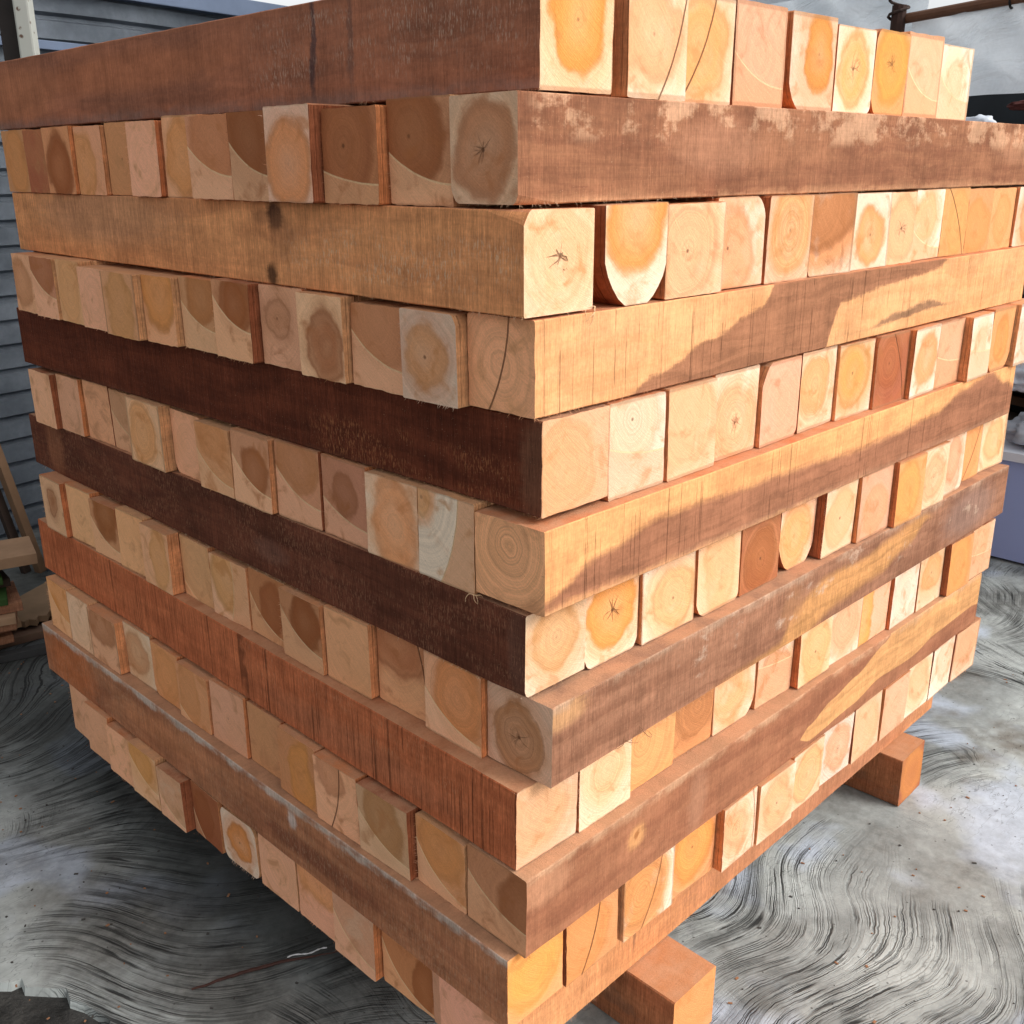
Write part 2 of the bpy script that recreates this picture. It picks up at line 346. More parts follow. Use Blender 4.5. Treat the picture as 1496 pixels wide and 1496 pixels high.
STY = {
1: [E('C', 'o', (.5, .58, .36, .44), 1, .05, pith=.5, white=.3), E('C', 'p', (.42, .55, .5, .42), .6, arc=K(.97, .55), pith=.4, white=.8), E('C', 'o', (.35, .55, .5, .5), .7, .2, arc=K(.6, .05), white=.8), E('P', arc=A(.5, .18)),
    E('C', 'o', (.62, .6, .34, .44), .9, .05, pith=.4, ch={'bl': .22}), E('W', 'o', (.45, .52, .38, .42), .75, .2, pith=.9, white=.9, ch={'br': .08}), E('O', 'o', (.5, .62, .48, .5), .8, .08, pith=.9, ch={'bl': .15, 'tl': .1}), E('P', arc=A(.6, .2)), E('W', 'p', (.5, .5, .3, .3), .3, arc=A(.62, .25), white=1)],
3: [E('C', 'y', (.5, .55, .4, .45), .15, pith=1, rings=.5, ch={'tl': .1}), E('W', 'o', (.5, .88, .48, .58), .8, .06, white=.6, ch={'bl': .33, 'br': .28}), E('C', 'p', (.35, .5, .55, .5), .5, pith=.8, rings=.6), E('C', 'p', (.25, .45, .55, .5), .6, .06, pith=.8, white=1, ch={'tr': .16}),
    E('C', 'o', (.5, .6, .48, .55), .5, rings=.8, pith=.4), E('O', 'b', (.2, .9, .9, .6), .5, .05, white=1, ch={'bl': .1}), E('W', 'o', (.5, .45, .4, .38), .65, pith=.6, white=1, ch={'tl': .08}), E('C', 'p', (.5, .5, .45, .45), .5, pith=.9), E('C', 'y', (.4, .6, .35, .35), .35, arc=A(.45, .15), white=.9),
    E('O', 'y', (.6, .5, .35, .5), .3, arc=K(.2, .9)), E('O', 'o', (.4, .4, .5, .4), .4), E('O', 'y', (.5, .5, .3, .4), .4), E('C', 'y', (.5, .5, .3, .45), .6, white=.8)],
5: [E('P', 'o', (.35, .45, .4, .5), .35, .3, pith=0), E('W', 'p', (.4, .8, .5, .45), .3, arc=A(.55, .38), pith=.7, white=.9, rings=.6), E('C', 'p', (.4, .6, .6, .5), .35), E('C', 'p', (.5, .38, .48, .45), .5, rings=.9, pith=.9, white=.7),
    E('P', '-', ch={'tl': .2, 'br': .08}), E('C', 'y', (.4, .55, .4, .4), .5, rings=.7), E('C', 'o', (.4, .6, .5, .45), .9, .3, pith=.5, white=.7), E('R', 'b', (.4, .6, .4, .4), .5, rings=.8, pith=.6, arc=K(.5, .95), ch={'tl': .1}), E('W', 'o', (.5, .55, .38, .4), .6, white=1), E('P', arc=A(.5, .35)),
    E('W', 'y', (.5, .5, .3, .3), .25, arc=A(.5, .4), white=.9), E('O', 'o', (.5, .5, .3, .4), .6, ch={'bl': .18, 'br': .2}), E('W', 'p', (.5, .5, .3, .4), .3)],
7: [E('C', 'y', (.5, .58, .36, .40), .45, .06, rings=.6, pith=.3, white=.5, ch={'bl': .06}), E('C', 'o', (.5, .6, .42, .42), .8, .04, pith=1, rings=.6, white=.8, ch={'bl': .1, 'br': .1}), E('C', 'p', (.58, .42, .4, .38), .6, pith=.6, white=.9, rings=.7), E('C', 'y', (.5, .55, .35, .6), .35, .2, ch={'bl': .14, 'br': .06}),
    E('R', 'b', (.5, .4, .4, .4), .5, rings=.8, pith=.8, note='dark'), E('C', 'o', (.45, .5, .4, .5), .65, .25, ch={'bl': .3, 'br': .2}), E('C', 'p', (.5, .5, .42, .42), .5, pith=.7), E('P', 'p', (.5, .4, .4, .4), .4), E('O', 'o', (.4, .5, .4, .5), .5, .2), E('C', 'p', (.5, .5, .4, .4), .5, pith=.6, rings=.7),
    E('C', 'p', (.5, .6, .3, .4), .5, white=.8, ch={'br': .08}), E('O', 'y', (.4, .5, .4, .5), .3, arc=K(.9, .3)), E('C', 'o', (.55, .5, .4, .4), .4)],
9: [E('C', 'p', (.3, .6, .6, .5), .35, white=.8, pith=0), E('C', 'y', (.5, .6, .3, .3), .2, rings=1.1), E('O', 'p', (.3, .6, .8, .5), .3, rings=.7), E('O', 'b', (.6, .6, .5, .4), .45, .3, rings=.5), E('C', 'o', (.4, .6, .5, .5), .45, .2, white=.9, ch={'br': .2}),
    E('C', 'y', (.5, .45, .42, .33), .4, arc=A(.65, .55), rings=.9, white=.7), E('C', 'y', (.5, .45, .4, .5), .45, pith=.7, rings=.7), E('C', 'p', (.5, .6, .4, .4), .3, white=1, ch={'bl': .08}), E('P', 'o', (.1, .5, .3, .9), .7, .1), E('W', '-', rings=.6), E('C', 'y', (.5, .6, .4, .35), .55, pith=.5),
    E('O', 'o', (.4, .5, .5, .6), .5, .2), E('C', 'p', (.4, .7, .4, .4), .4, arc=A(.5, .4))],
11: [E('O', 'o', (.45, .6, .5, .45), .8, .3), E('O', 'o', (.3, .5, .5, .6), .4, arc=K(.65, .3)), E('O', 'y', (.35, .55, .38, .5), .6, .06, arc=K(.75, .35, -.6), rings=1, white=1), E('O', 'o', (.45, .65, .45, .55), .7, .1, pith=.6, rings=.7), E('C', 'y', (.4, .55, .3, .3), .3, .3, pith=.3, arc=K(.8, .85, -.5), rings=.7),
     E('C', 'p', (.5, .5, .4, .45), .6, .2, pith=.7, white=.9), E('C', 'y', (.5, .5, .45, .45), .5, rings=1), E('W', 'p', (.55, .5, .38, .42), .6, pith=.6, rings=.8, white=1), E('C', 'p', (.4, .5, .5, .5), .3), E('P', '-'), E('C', 'p', (.5, .6, .4, .4), .4, white=.9, ch={'br': .06}), E('W', 'p', (.6, .6, .4, .4), .35, pith=.4), E('C', 'y', (.5, .55, .4, .35), .4, arc=A(.4, .45))],
2: [E('G', 't', (.5, .5, .42, .44), .5, pith=.9, rings=.4, white=.3, ch={'bl': .1, 'br': .07}), E('T', 'b', (.35, .65, .55, .5), .55, arc=A(.52, .2), pith=.6, rings=.5), E('D', 'b', (.4, .6, .5, .6), .3, arc=A(.36, .22), pith=.8, rings=.8), E('G', 'y', (.5, .4, .45, .45), .7, white=.4, pith=.2),
    E('T', 'b', (.45, .7, .6, .6), .7, .2, arc=A(.7, .28)), E('P', 't', (.6, .7, .5, .5), .4, arc=A(.65, .28)), E('T', 'y', (.5, .5, .4, .5), .6), E('P', '-'), E('D', '-', pith=.5), E('T', 'y', (.3, .4, .4, .5), .5), E('D', 'b', (.5, .4, .45, .5), .7), E('R', '-'), E('D', 'y', (.5, .5, .4, .5), .5)],
4: [E('T', '-', arc=K(.62, .32), rings=.8), E('G', 'y', (.45, .5, .3, .34), .55, .12, pith=.7, white=.4, ch={'tr': .08}), E('P', 't', (.5, .8, .6, .5), .3, arc=A(.7, .28)), E('C', 'b', (.58, .42, .32, .42), .85, .3, white=0), E('P', 'b', (.4, .6, .25, .25), .4, .5, pith=.5), E('T', 'b', (.6, .72, .4, .4), .75, .2, arc=A(.85, .38)),
    E('T', 't', (.6, .75, .4, .4), .6, .08, arc=A(.7, .3)), E('T', 'y', (.5, .72, .48, .5), .8, .08), E('T', 'y', (.5, .45, .42, .6), .45), E('P', '-'), E('T', 'y', (.5, .5, .4, .6), .3), E('P', 'b', (.5, .8, .5, .4), .4, arc=A(.8, .35)), E('P', 't', (.4, .5, .4, .4), .4)],
6: [E('T', '-', (.5, .7, .4, .4), rings=1.1), E('P', 'y', (.1, .9, .2, .2), .4, white=.9, arc=K(.7, .42, 1), rings=.5, pith=.4), E('G', 'y', (.55, .45, .4, .6), .6, .15, white=.7), E('P', 'b', (.5, .6, .25, .3), .35, arc=A(.5, .2)), E('P', 't', (.5, .8, .5, .4), .4, arc=A(.7, .25)), E('P', 'b', (.6, .5, .35, .35), .5, arc=A(.7, .22)),
    E('T', 'y', (.5, .8, .4, .3), .4, arc=A(.65, .15)), E('P', '-', ch={'bl': .1}), E('C', 'y', (.4, .5, .4, .5), .5, white=0, rings=.7), E('T', '-', arc=A(.7, .25)), E('T', '-'), E('P', '-', pith=.4), E('P', '-')],
8: [E('G', 't', (.5, .45, .36, .45), .5, .08, pith=.9, rings=.7, white=.2), E('C', 'y', (.6, .6, .42, .6), .7, arc=A(.55, .12, .6), rings=.9, white=.3), E('T', 'b', (.4, .85, .6, .4), .5, .25, arc=K(.8, .95)), E('T', '-', rings=.2), E('T', 'b', (.6, .65, .35, .4), .6, arc=A(.8, .25)), E('D', 'b', (.6, .5, .3, .4), .5, arc=A(.7, .1)),
    E('C', 'y', (.5, .7, .48, .5), .55, .1, arc=K(.6, .5, 1), white=.0), E('T', '-', arc=A(.3, -.1)), E('T', 'y', (.6, .5, .3, .5), .5), E('T', '-', rings=.2), E('T', 'b', (.6, .8, .4, .5), .6, arc=A(.7, .2)), E('T', '-', pith=.4), E('C', 'b', (.5, .55, .2, .25), .6, .5, white=0)],
10: [E('T', 'b', (.9, .5, .35, .6), .4, arc=A(.68, .30)), E('T', 'y', (.5, .7, .45, .4), .7, .15, arc=A(.75, .1)), E('C', 't', (.5, .6, .4, .5), .5, arc=A(.65, .18), white=.2), E('P', 'b', (.4, .8, .3, .3), .3, arc=K(.6, .35)), E('D', 'y', (.6, .4, .3, .6), .7), E('D', '-', rings=.2), E('P', '-', pith=.3), E('T', 'y', (.4, .5, .3, .6), .4, arc=A(.25, -.1)),
     E('D', 'y', (.5, .5, .4, .5), .4, ch={'bl': .12}), E('G', 't', (.4, .5, .4, .4), .4, white=.4), E('P', 'b', (.5, .8, .5, .4), .4), E('G', '-', pith=.3), E('T', 'o', (.1, .1, .5, .6), .6, arc=A(.9, .3))],
12: [E('P', '-'), E('O', 'b', (.8, .4, .2, .5), .5, arc=A(.75, .05)), E('P', '-', arc=A(.8, .2), white=.5), E('P', 'y', (.6, .9, .6, .4), .5), E('P', '-', pith=.2), E('G', 'y', (.5, .5, .3, .32), .9, .05, pith=.5, white=.6, ch={'tl': .08, 'tr': .12, 'bl': .1, 'br': .1}), E('R', 'b', (.4, .5, .3, .4), .4, arc=A(.9, -.2)),
     E('P', '-', arc=A(.6, .1), white=.6), E('T', 'y', (.4, .7, .4, .4), .6, arc=A(.8, .3), white=.5), E('P', '-'), E('P', '-'), E('P', '-'), E('P', '-')],
}
DKB = (.30, .15, .10)
SIDES = {
 1: side_material('beam_side_weathered_red', (.38, .145, .078), (.25, .100, .058), saw=.8, fleck=.55, fleck_col=(.50, .36, .27), fleck_box=(-.2, 5, -.4, .5), seed=1,
      spots=[(3.42, .1, .07, .7, (.05, .035, .04), .75), (2.75, .1, .07, .6, (.10, .06, .05), .5), (8, .1, 3.5, .3, (.42, .15, .07), .6), (12, .0, 2.0, .5, (.45, .17, .08), .6)], edge=((.20, .14, .12), -.34, -.48, .6)),
 2: side_material('beam_side_blotched_brown', (.31, .135, .070), (.215, .086, .046), saw=.8, hstreak=.35, patch=((.56, .32, .19), .47, (.0, 13), (.02, .60), .75), seed=2.3,
      spots=[(3.1, .05, 1.0, .35, (.40, .19, .11), .5), (12, .1, 1.4, .3, (.46, .23, .13), .5)], edge=((.62, .33, .17), -.36, -.50, .8)),
 3: side_material('beam_side_tan_knotted', (.74, .325, .135), (.58, .24, .10), saw=1.0, fleck=.6, fleck_col=(.66, .48, .32), fleck_box=(-.2, 4.2, -.4, .3), seed=3.1, hstreak=.15,
      spots=[(4.12, .32, .24, .22, (.05, .02, .012), .95), (4.25, -.37, .14, .17, (.07, .03, .015), .9), (4.0, .12, .32, .34, (.30, .13, .06), .45), (4.45, .30, .3, .10, (.20, .08, .04), .5), (9, .2, 3.0, .5, (.44, .22, .12), .6)]),
 4: side_material('beam_side_orange_wavy', (.72, .37, .17), (.66, .31, .13), saw=.55, grooves=.45, seed=4.4,
      bands=[dict(lo=[(0, -.8), (5.3, -.8), (5.9, .12), (7, .20), (8.4, .28), (9.4, .5), (13, .8)], hi=[(0, -.8), (1.1, -.62), (1.9, -.30), (2.9, -.02), (3.9, .22), (4.4, .7), (8.8, .8), (9.3, .35), (9.8, .3), (13, .3)], c=(.34, .15, .078), soft=.04, wob=.14, rag=.24),
             dict(lo=[(0, -.3), (6.6, -.34), (9, -.24), (13, -.2)], hi=[(0, -.8), (6.6, -.34), (7.6, -.20), (8.6, -.12), (9.4, -.24), (13, -.8)], c=(.33, .17, .09), soft=.03, wob=.06, rag=.2)]),
 5: side_material('beam_side_dark', (.140, .036, .017), (.085, .022, .011), saw=1.3, fleck=.7, fleck_col=(.36, .14, .06), fleck_box=(.2, 4.2, -.55, .1), seed=5.2, hstreak=.2,
      spots=[(.1, .0, .25, .7, (.16, .07, .04), .7)], edge=((.10, .045, .03), -.42, -.50, .6)),
 6: side_material('beam_side_two_tone', (.74, .37, .15), (.66, .30, .12), saw=.45, hstreak=.25, grooves=.3, seed=6.6,
      bands=[dict(lo=[(0, -.40), (5, -.46), (10, -.52), (13, -.56)], hi=[(0, -.3), (.9, .0), (2, .16), (4, .10), (7, .02), (9, .10), (10, .30), (11.2, .46), (11.9, .2), (13, -.3)], c=(.34, .145, .078), soft=.07, wob=.12, rag=.22)],
      edge=((.50, .29, .17), -.34, -.48, .6)),
 7: side_material('beam_side_dark_chocolate', (.140, .045, .025), (.085, .028, .016), saw=1.1, fleck=.6, fleck_col=(.30, .14, .08), seed=7.7, hstreak=.5,
      spots=[(11.9, 0, .4, .7, (.26, .10, .05), .8), (4.8, -.1, .5, .2, (.22, .14, .11), .2), (.12, 0, .15, .7, (.13, .06, .04), .6)]),
 8: side_material('beam_side_mauve_brown', (.33, .158, .092), (.22, .098, .056), saw=.9, seed=8.5, hstreak=.2,
      bands=[dict(lo=[(0, -.8), (4.6, -.8), (5.2, -.52), (6.2, -.30), (7.5, -.20), (8.5, .0), (9.2, .3), (13, .8)], hi=[(0, -.8), (4.6, -.4), (5.0, .0), (5.8, .25), (7, .20), (8, .34), (9, .42), (9.6, .2), (13, -.8)], c=(.54, .26, .10), soft=.09, wob=.22, rag=.1)],
      patch=((.50, .35, .25), .56, (2, 12), (-.3, .6), .7), spots=[(.15, .35, .5, .2, (.56, .30, .14), .8), (4.9, .05, .35, .35, (.36, .17, .08), .6), (11, 0, 1.3, .5, (.27, .16, .12), .8),], edge=((.46, .30, .20), .34, .50, .7)),
 9: side_material('beam_side_brick_red', (.50, .150, .062), (.42, .118, .048), saw=1.3, grooves=.8, seed=9.1, spots=[(3, -.2, 2.5, .3, (.38, .14, .07), .5)], fleck=.35, fleck_col=(.60, .30, .16), fleck_box=(.4, 6, -.1, .6)),
 10: side_material('beam_side_purple_brown', (.345, .146, .076), (.26, .102, .054), saw=.5, seed=10.4,
      bands=[dict(lo=[(0, .8), (5.6, -.2), (6.2, -.42), (7.5, -.34), (8.4, -.2), (9.5, -.26), (10.6, -.12), (12, -.1), (13, -.2)], hi=[(0, -.8), (5.7, -.34), (6.1, -.15), (6.7, .03), (7.5, .16), (8.4, .40), (9, .7), (13, .9)], c=(.64, .32, .13), soft=.012, wob=.05, rag=.03)],
      spots=[(1.95, .08, .20, .18, (.60, .29, .12), .95), (1.95, .10, .06, .07, (.36, .14, .05), .9), (3.2, 0, .25, .6, (.44, .22, .13), .5), (.3, .3, .5, .3, (.50, .25, .14), .6)], edge=((.56, .34, .20), .36, .50, .6)),
 11: side_material('beam_side_scuffed_brown', (.42, .175, .085), (.30, .115, .058), saw=1.0, seed=11.8, fleck=.25, fleck_col=(.55, .40, .26), edge=((.52, .45, .38), .34, .46, .75),
      spots=[(11.6, 0, 1.2, .7, (.46, .14, .05), .8), (3.6, -.15, 1.9, .20, (.17, .055, .03), .7), (8.0, .0, 1.6, .3, (.50, .20, .09), .6), (4.2, .22, .12, .16, (.60, .55, .50), .6)]),
 12: side_material('beam_side_orange_brown', (.62, .28, .12), (.52, .215, .09), saw=1.0, seed=12.2, spots=[(8, 0, 5.0, .9, (.36, .15, .085), .7), (2.5, .1, .05, .4, (.2, .09, .05), .6)]),
}
GEN = side_material('beam_side_generic', None, None, saw=1.0, from_attr=True, grooves=.4)
END = end_material(); TOP = top_material()
TOPCOL = {5: (.12, .05, .03), 7: (.34, .17, .10), 8: (.36, .20, .13), 9: (.50, .22, .11), 10: (.50, .28, .16), 11: (.44, .24, .14)}

ORD = ['', 'first', 'second', 'third', 'fourth', 'fifth', 'sixth', 'seventh', 'eighth', 'ninth', 'tenth', 'eleventh', 'twelfth', 'thirteenth']
def course_name(k): return 'top course' if k == 1 else 'bottom course' if k == 12 else ORD[k] + ' course from top'

def section(wd, ht, ch, rnd):
    """cross-section as (y, z), anticlockwise seen from the near end looking out; screen-right is -y"""
    pts = []
    def corner(sy, sz, key):
        c = ch.get(key, 0) * U
        c = max(c, rnd.uniform(.0010, .0022)); Y = sy * wd / 2; Z = sz * ht / 2
        n = 5 if c > .005 else 2
        big = c > .005; out = []
        for i in range(n):
            a = i / (n - 1)
            # flattened wane: between a straight chamfer and an arc
            ang = a * math.pi / 2
            cy = c * ((1 - math.cos(ang)) * .5 + a * .5); cz = c * ((1 - math.sin(ang)) * .5 + (1 - a) * .5)
            out.append((Y - sy * cz * 1.0, Z - sz * cy * (1.35 if big else 1)))
        return out[::-1] if sy * sz < 0 else out
    # order: bottom-left(+y,-z) -> bottom-right(-y,-z) -> top-right(-y,+z) -> top-left(+y,+z)
    for sy, sz, key in ((1, -1, 'bl'), (-1, -1, 'br'), (-1, 1, 'tr'), (1, 1, 'tl')):
        pts += corner(sy, sz, key)
    return pts

def section_fixed(wd, ht, ch, rnd):
    # the same ring of points with every wane closed up to a sharp arris
    pts = []
    for sy, sz, key in ((1, -1, 'bl'), (-1, -1, 'br'), (-1, 1, 'tr'), (1, 1, 'tl')):
        c0 = ch.get(key, 0) * U; c = .0014; n = 5 if c0 > .005 else 2
        out = [(sy * wd / 2 - sy * c * (1 - i / (n - 1)), sz * ht / 2 - sz * c * i / (n - 1)) for i in range(n)]
        pts += out[::-1] if sy * sz < 0 else out
    return pts
def beam_mesh(name, wd, ht, ln, st, sc, side_mat, seed, feature=False, long_top=False):
    rnd = random.Random(seed)
    bm = bmesh.new()
    rs = rnd.getstate(); sec = section(wd, ht, st['ch'], rnd)
    sharp = [None] * len(sec)
    rnd.setstate(rs); base_sec = section_fixed(wd, ht, st['ch'], rnd)
    def dense(q):
        out = []
        for i in range(len(q)):
            a, b = q[i], q[(i + 1) % len(q)]; out.append(a)
            if math.dist(a, b) > .03:
                for m in range(1, 9): out.append((a[0] + (b[0] - a[0]) * m / 9, a[1] + (b[1] - a[1]) * m / 9))
        return out
    if not any(st['ch'].values()): sec = dense(sec); base_sec = dense(base_sec)
    n = len(sec); nseg = 60 if feature else 10
    ph = rnd.uniform(0, 50); rings = []
    xs = [0.0] + ([.008, .018, .030, .042, .06] if feature else []) + [ln * (i / nseg) ** 1.15 for i in range(1, nseg + 1) if not feature or ln * (i / nseg) ** 1.15 > .065]
    tiltx = rnd.uniform(-.03, .03); tiltz = rnd.uniform(-.02, .02)
    for i, x in enumerate(xs):
        ring = []
        amp = .0011 if feature else .0005
        fade = max(0.0, 1 - (x / (.5 * U)) ** .8) if feature else 1.0
        for j, (y, z) in enumerate(sec):
            y = y * fade + base_sec[j][0] * (1 - fade); z = z * fade + base_sec[j][1] * (1 - fade)
            dy = mnoise.noise(Vector((x * 3.0, ph, y * 6))) * amp + mnoise.noise(Vector((x * 25.0, ph + 3, z * 9))) * amp * .5
            dz = mnoise.noise(Vector((x * 3.0, ph + 9, z * 6))) * amp + mnoise.noise(Vector((x * 30.0, ph + 20, y * 9))) * amp * .5
            if i == 0:
                dy += mnoise.noise(Vector((ph, y * 160, z * 160))) * .0014; dz += mnoise.noise(Vector((ph + 7, y * 160, z * 160))) * .0014
            dx = (y * tiltx + z * tiltz) if i == 0 else 0
            ring.append(bm.verts.new((x + dx, y + dy, z + dz)))
        rings.append(ring)
    for a, b in zip(rings, rings[1:]):
        for j in range(n):
            k = (j + 1) % n
            f = bm.faces.new((a[j], b[j], b[k], a[k])); f.material_index = 1
    f0 = bm.faces.new(rings[0]); f0.material_index = 0
    f1 = bm.faces.new(rings[-1][::-1]); f1.material_index = 0
    bm.normal_update()
    if f0.normal.x > 0:
        for f in bm.faces: f.normal_flip()
        bm.normal_update()
    for f in bm.faces:
        if f.material_index == 1 and f.normal.z > .75: f.material_index = 2
    # torn fibres hanging from the sawn rim
    def fibre(p, d, L, w):
        p = Vector(p); d = Vector(d).normalized(); s = d.cross(Vector((rnd.uniform(-.3, .3), rnd.uniform(-1, 1), rnd.uniform(-1, 1)))).normalized()
        q = [p]; 
        for t in range(1, 4):
            d = (d + Vector((rnd.uniform(-.35, .15), rnd.uniform(-.5, .5), rnd.uniform(-.5, .5))) * .7).normalized(); q.append(q[-1] + d * L / 3)
        vs = []
        for t, a in enumerate(q):
            ww = w * (1 - t / 3.6); vs.append((bm.verts.new(a - s * ww), bm.verts.new(a + s * ww)))
        for (a, b), (c, e) in zip(vs, vs[1:]):
            f = bm.faces.new((a, b, e, c)); f.material_index = 0
    nf = rnd.choice((6, 12, 20, 40, 70)) if not feature else 18
    lo_y = wd / 2 * .97; lo_z = -ht / 2
    cb = max(st['ch'].get('bl', 0), st['ch'].get('br', 0)) * U
    for _ in range(nf):
        if rnd.random() < .6 and not st['ch'].get('bl'):
            z = rnd.uniform(-ht / 2 * .96, ht / 2 * .9); fibre((rnd.uniform(0, .0012), wd / 2 * .995, z), (-.5, .8, rnd.uniform(-.5, .3)), rnd.uniform(.002, .0065), .0003)
        else:
            y = rnd.uniform(-wd / 2 * .95 + cb, wd / 2 * .95 - cb); fibre((rnd.uniform(0, .001), y, -ht / 2 * .995), (-.6, rnd.uniform(-.3, .3), -.7), rnd.uniform(.002, .0065), .0003)
    if feature:                                     # whiskers along the lower arris of the long face
        sg = feature
        for _ in range(150):
            x = ln * rnd.random() ** 1.6; L = rnd.uniform(.002, .007)
            fibre((x, sg * wd / 2, -ht / 2 + rnd.uniform(-.0005, .002)), (rnd.uniform(-.8, .8), sg * .5, -.8), L, .00022)
        for _ in range(70):
            x = ln * rnd.random() ** 1.6; L = rnd.uniform(.001, .003)
            fibre((x, sg * wd / 2, ht / 2 - .001), (rnd.uniform(-.8, .8), sg * .6, .6), L, .0002)
    me = bpy.data.meshes.new(name); bm.to_mesh(me); bm.free()
    nv = len(me.vertices)
    def at(nm, c):
        a = me.attributes.new(nm, 'FLOAT_COLOR', 'POINT'); a.data.foreach_set('color', list(c) * nv)
    jit = lambda c, a=.07: tuple(max(0, q * (1 + rnd.uniform(-a, a))) for q in c)
    b = jit(BASE[st['base']], .05); hc = jit(HEART[st['heart']], .08); cx, cy, rx, ry = st['pos']
    at('eb', (*b, rnd.random())); at('eh', (*hc, st['hs'])); at('ec', (cx, cy, rx, ry))
    arc = st['arc']
    if arc is None: at('ea', (0, 0, 1, 0))
    elif arc[0] == 'v':
        _, x0, x1, k = arc; X = min(x0, x1) - 1.4     # steep arc bulging to the right through (x0,1) and (x1,0)
        xm = (x0 + x1) / 2; dxx = x0 - x1
        cxx = -1.5; cyy = .5 + dxx * (xm - cxx); r = math.hypot(x0 - cxx, 1 - cyy)
        at('ea', (cxx, cyy, r, k))
    else:
        yl, yr, k = arc; c = (1 + yl * yl - yr * yr) / (2 * (yl - yr)) if abs(yl - yr) > .02 else 9.0
        at('ea', (1.0, c, abs(c - yr), k))
    at('ex', (st['pith'], st['rings'], st['white'], st['soft'])); at('sc', (*sc, rnd.random()))
    for m in (END, side_mat, TOP): me.materials.append(m)
    return me

def add_beam(k, j, w0, w1, P):
    i = k - 1; right = k % 2 == 1
    rnd = random.Random(k * 100 + j)
    feature = (j == 0)
    if feature: zt, zb = -(k - 1) + ZT[i], -k + ZB[i]
    else:
        above = -(k - 1) + (ZB[i - 1] if i else 0); below = -k + (max(ZT[i + 1], -.1) if i < 11 else ZB[i])
        zt = above - rnd.uniform(.006, .05 if right else .09); zb = below + rnd.uniform(.003, .012)
        if k == 1: zt = rnd.uniform(-.03, .02) - (.07 if j in (5, 8) else 0)
    st = dict(STY[k][j])
    if not right:
        if st['heart'] in 'bt': st['hs'] = min(1, st['hs'] * 1.3)
        if st['arc'] and len(st['arc']) == 3: st['arc'] = (st['arc'][0], st['arc'][1], 1.5)
    if j: P += rnd.uniform(-.035, .03)
    wd = (w1 - w0 - (.004 if j == 0 else (rnd.uniform(.018, .034) if right else rnd.uniform(.026, .052)))) * U; ht = (zt - zb) * U; sm_ = (w0 + w1) / 2
    if right:
        ln = (WL + FL[i] + rnd.uniform(-.12, .12) + P) * U; plane = NY[i] + DR[i] / WR * sm_ - P
        loc = (sm_ * U, plane * U, (zt + zb) / 2 * U + GZ)
        rz = math.pi / 2 - math.atan2(DL[i], WL)
    else:
        ln = (WR + FR[i] + rnd.uniform(-.12, .12) + P) * U; plane = NX[i] + DL[i] / WL * sm_ - P
        loc = (plane * U, sm_ * U, (zt + zb) / 2 * U + GZ)
        rz = math.atan2(DR[i], WR)
    if feature: ln = ((WL + FL[i]) if right else (WR + FR[i])) * U
    b0 = BASE[st['base']]
    sc = rnd.choice([(.78, .29, .115), (.80, .34, .15), (.66, .22, .09), (.82, .42, .20), (.40, .13, .06)])
    if feature and k in TOPCOL: sc = TOPCOL[k]
    me = beam_mesh('squared_timber', wd, ht, ln, st, sc, SIDES[k] if feature else GEN, k * 1000 + j, feature=(1 if right else -1) if feature else False)
    o = bpy.data.objects.new('squared_timber', me); COL.objects.link(o); o.location = loc; o.rotation_euler = (0, 0, rz)
    look = BNAME[st['base']]
    if st['heart'] != '-' and st['hs'] >= .45: tail = ' with ' + HNAME[st['heart']] + ' heart'
    elif st['arc']: tail = ' with curved line'
    else: tail = ''
    if feature:
        LONG = {1: 'weathered red-brown', 2: 'pale-blotched brown', 3: 'tan knotted', 4: 'orange and brown wavy', 5: 'very dark brown', 6: 'half orange half brown', 7: 'dark chocolate brown',
                8: 'mauve-brown', 9: 'brick-red grooved', 10: 'purplish brown with orange stripe', 11: 'scuffed brown', 12: 'plain orange-brown'}
        tag(o, '%s long side of corner timber, %s' % (LONG[k], course_name(k)), 'timber', 'sawn timbers of the crosswise stack', 'thing')
    else:
        tag(o, '%s timber end%s, %s from the near corner, %s' % (look, tail, ORD[j + 1], course_name(k)), 'timber', 'sawn timbers of the crosswise stack', 'thing')
    return o
for k, row in ROWS.items():
    for j, (a, b_, P) in enumerate(row): add_beam(k, j, a, b_, P)

# ---------------------------------------------------------------- bearers under the stack
BEAR = side_material('bearer_side', (.40, .155, .07), (.31, .11, .05), saw=1.2, seed=14.0, edge=((.16, .075, .045), -.28, -.50, .7), patch=((.24, .12, .07), .50, (-.5, 13), (-.6, .6), .5))
for idx, (x0, x1, y, zt, lab) in enumerate([(.262, .376, -.066, .117, 'orange-brown bearer timber on the concrete, poking out nearest the camera'), (1.172, 1.292, -.012, .117, 'orange-brown bearer timber on the concrete under the far right of the stack')]):
    st = E('O', 'o', (.5, .8, .8, .6), .3, rings=.25) if idx == 0 else E('R', 'o', (.5, .5, .5, .5), .35, rings=.2)
    if idx == 0: st['base'] = 'O'
    me = beam_mesh('bearer_timber', x1 - x0, zt - .001, 1.50, st, (.62, .27, .12), BEAR, 77 + idx)
    o = bpy.data.objects.new('bearer_timber', me); COL.objects.link(o)
    o.location = ((x0 + x1) / 2, y, (zt + .001) / 2); o.rotation_euler = (0, 0, math.pi / 2 - .01 * (1 - 2 * idx))
    tag(o, lab, 'timber', 'bearers carrying the stack', 'thing')

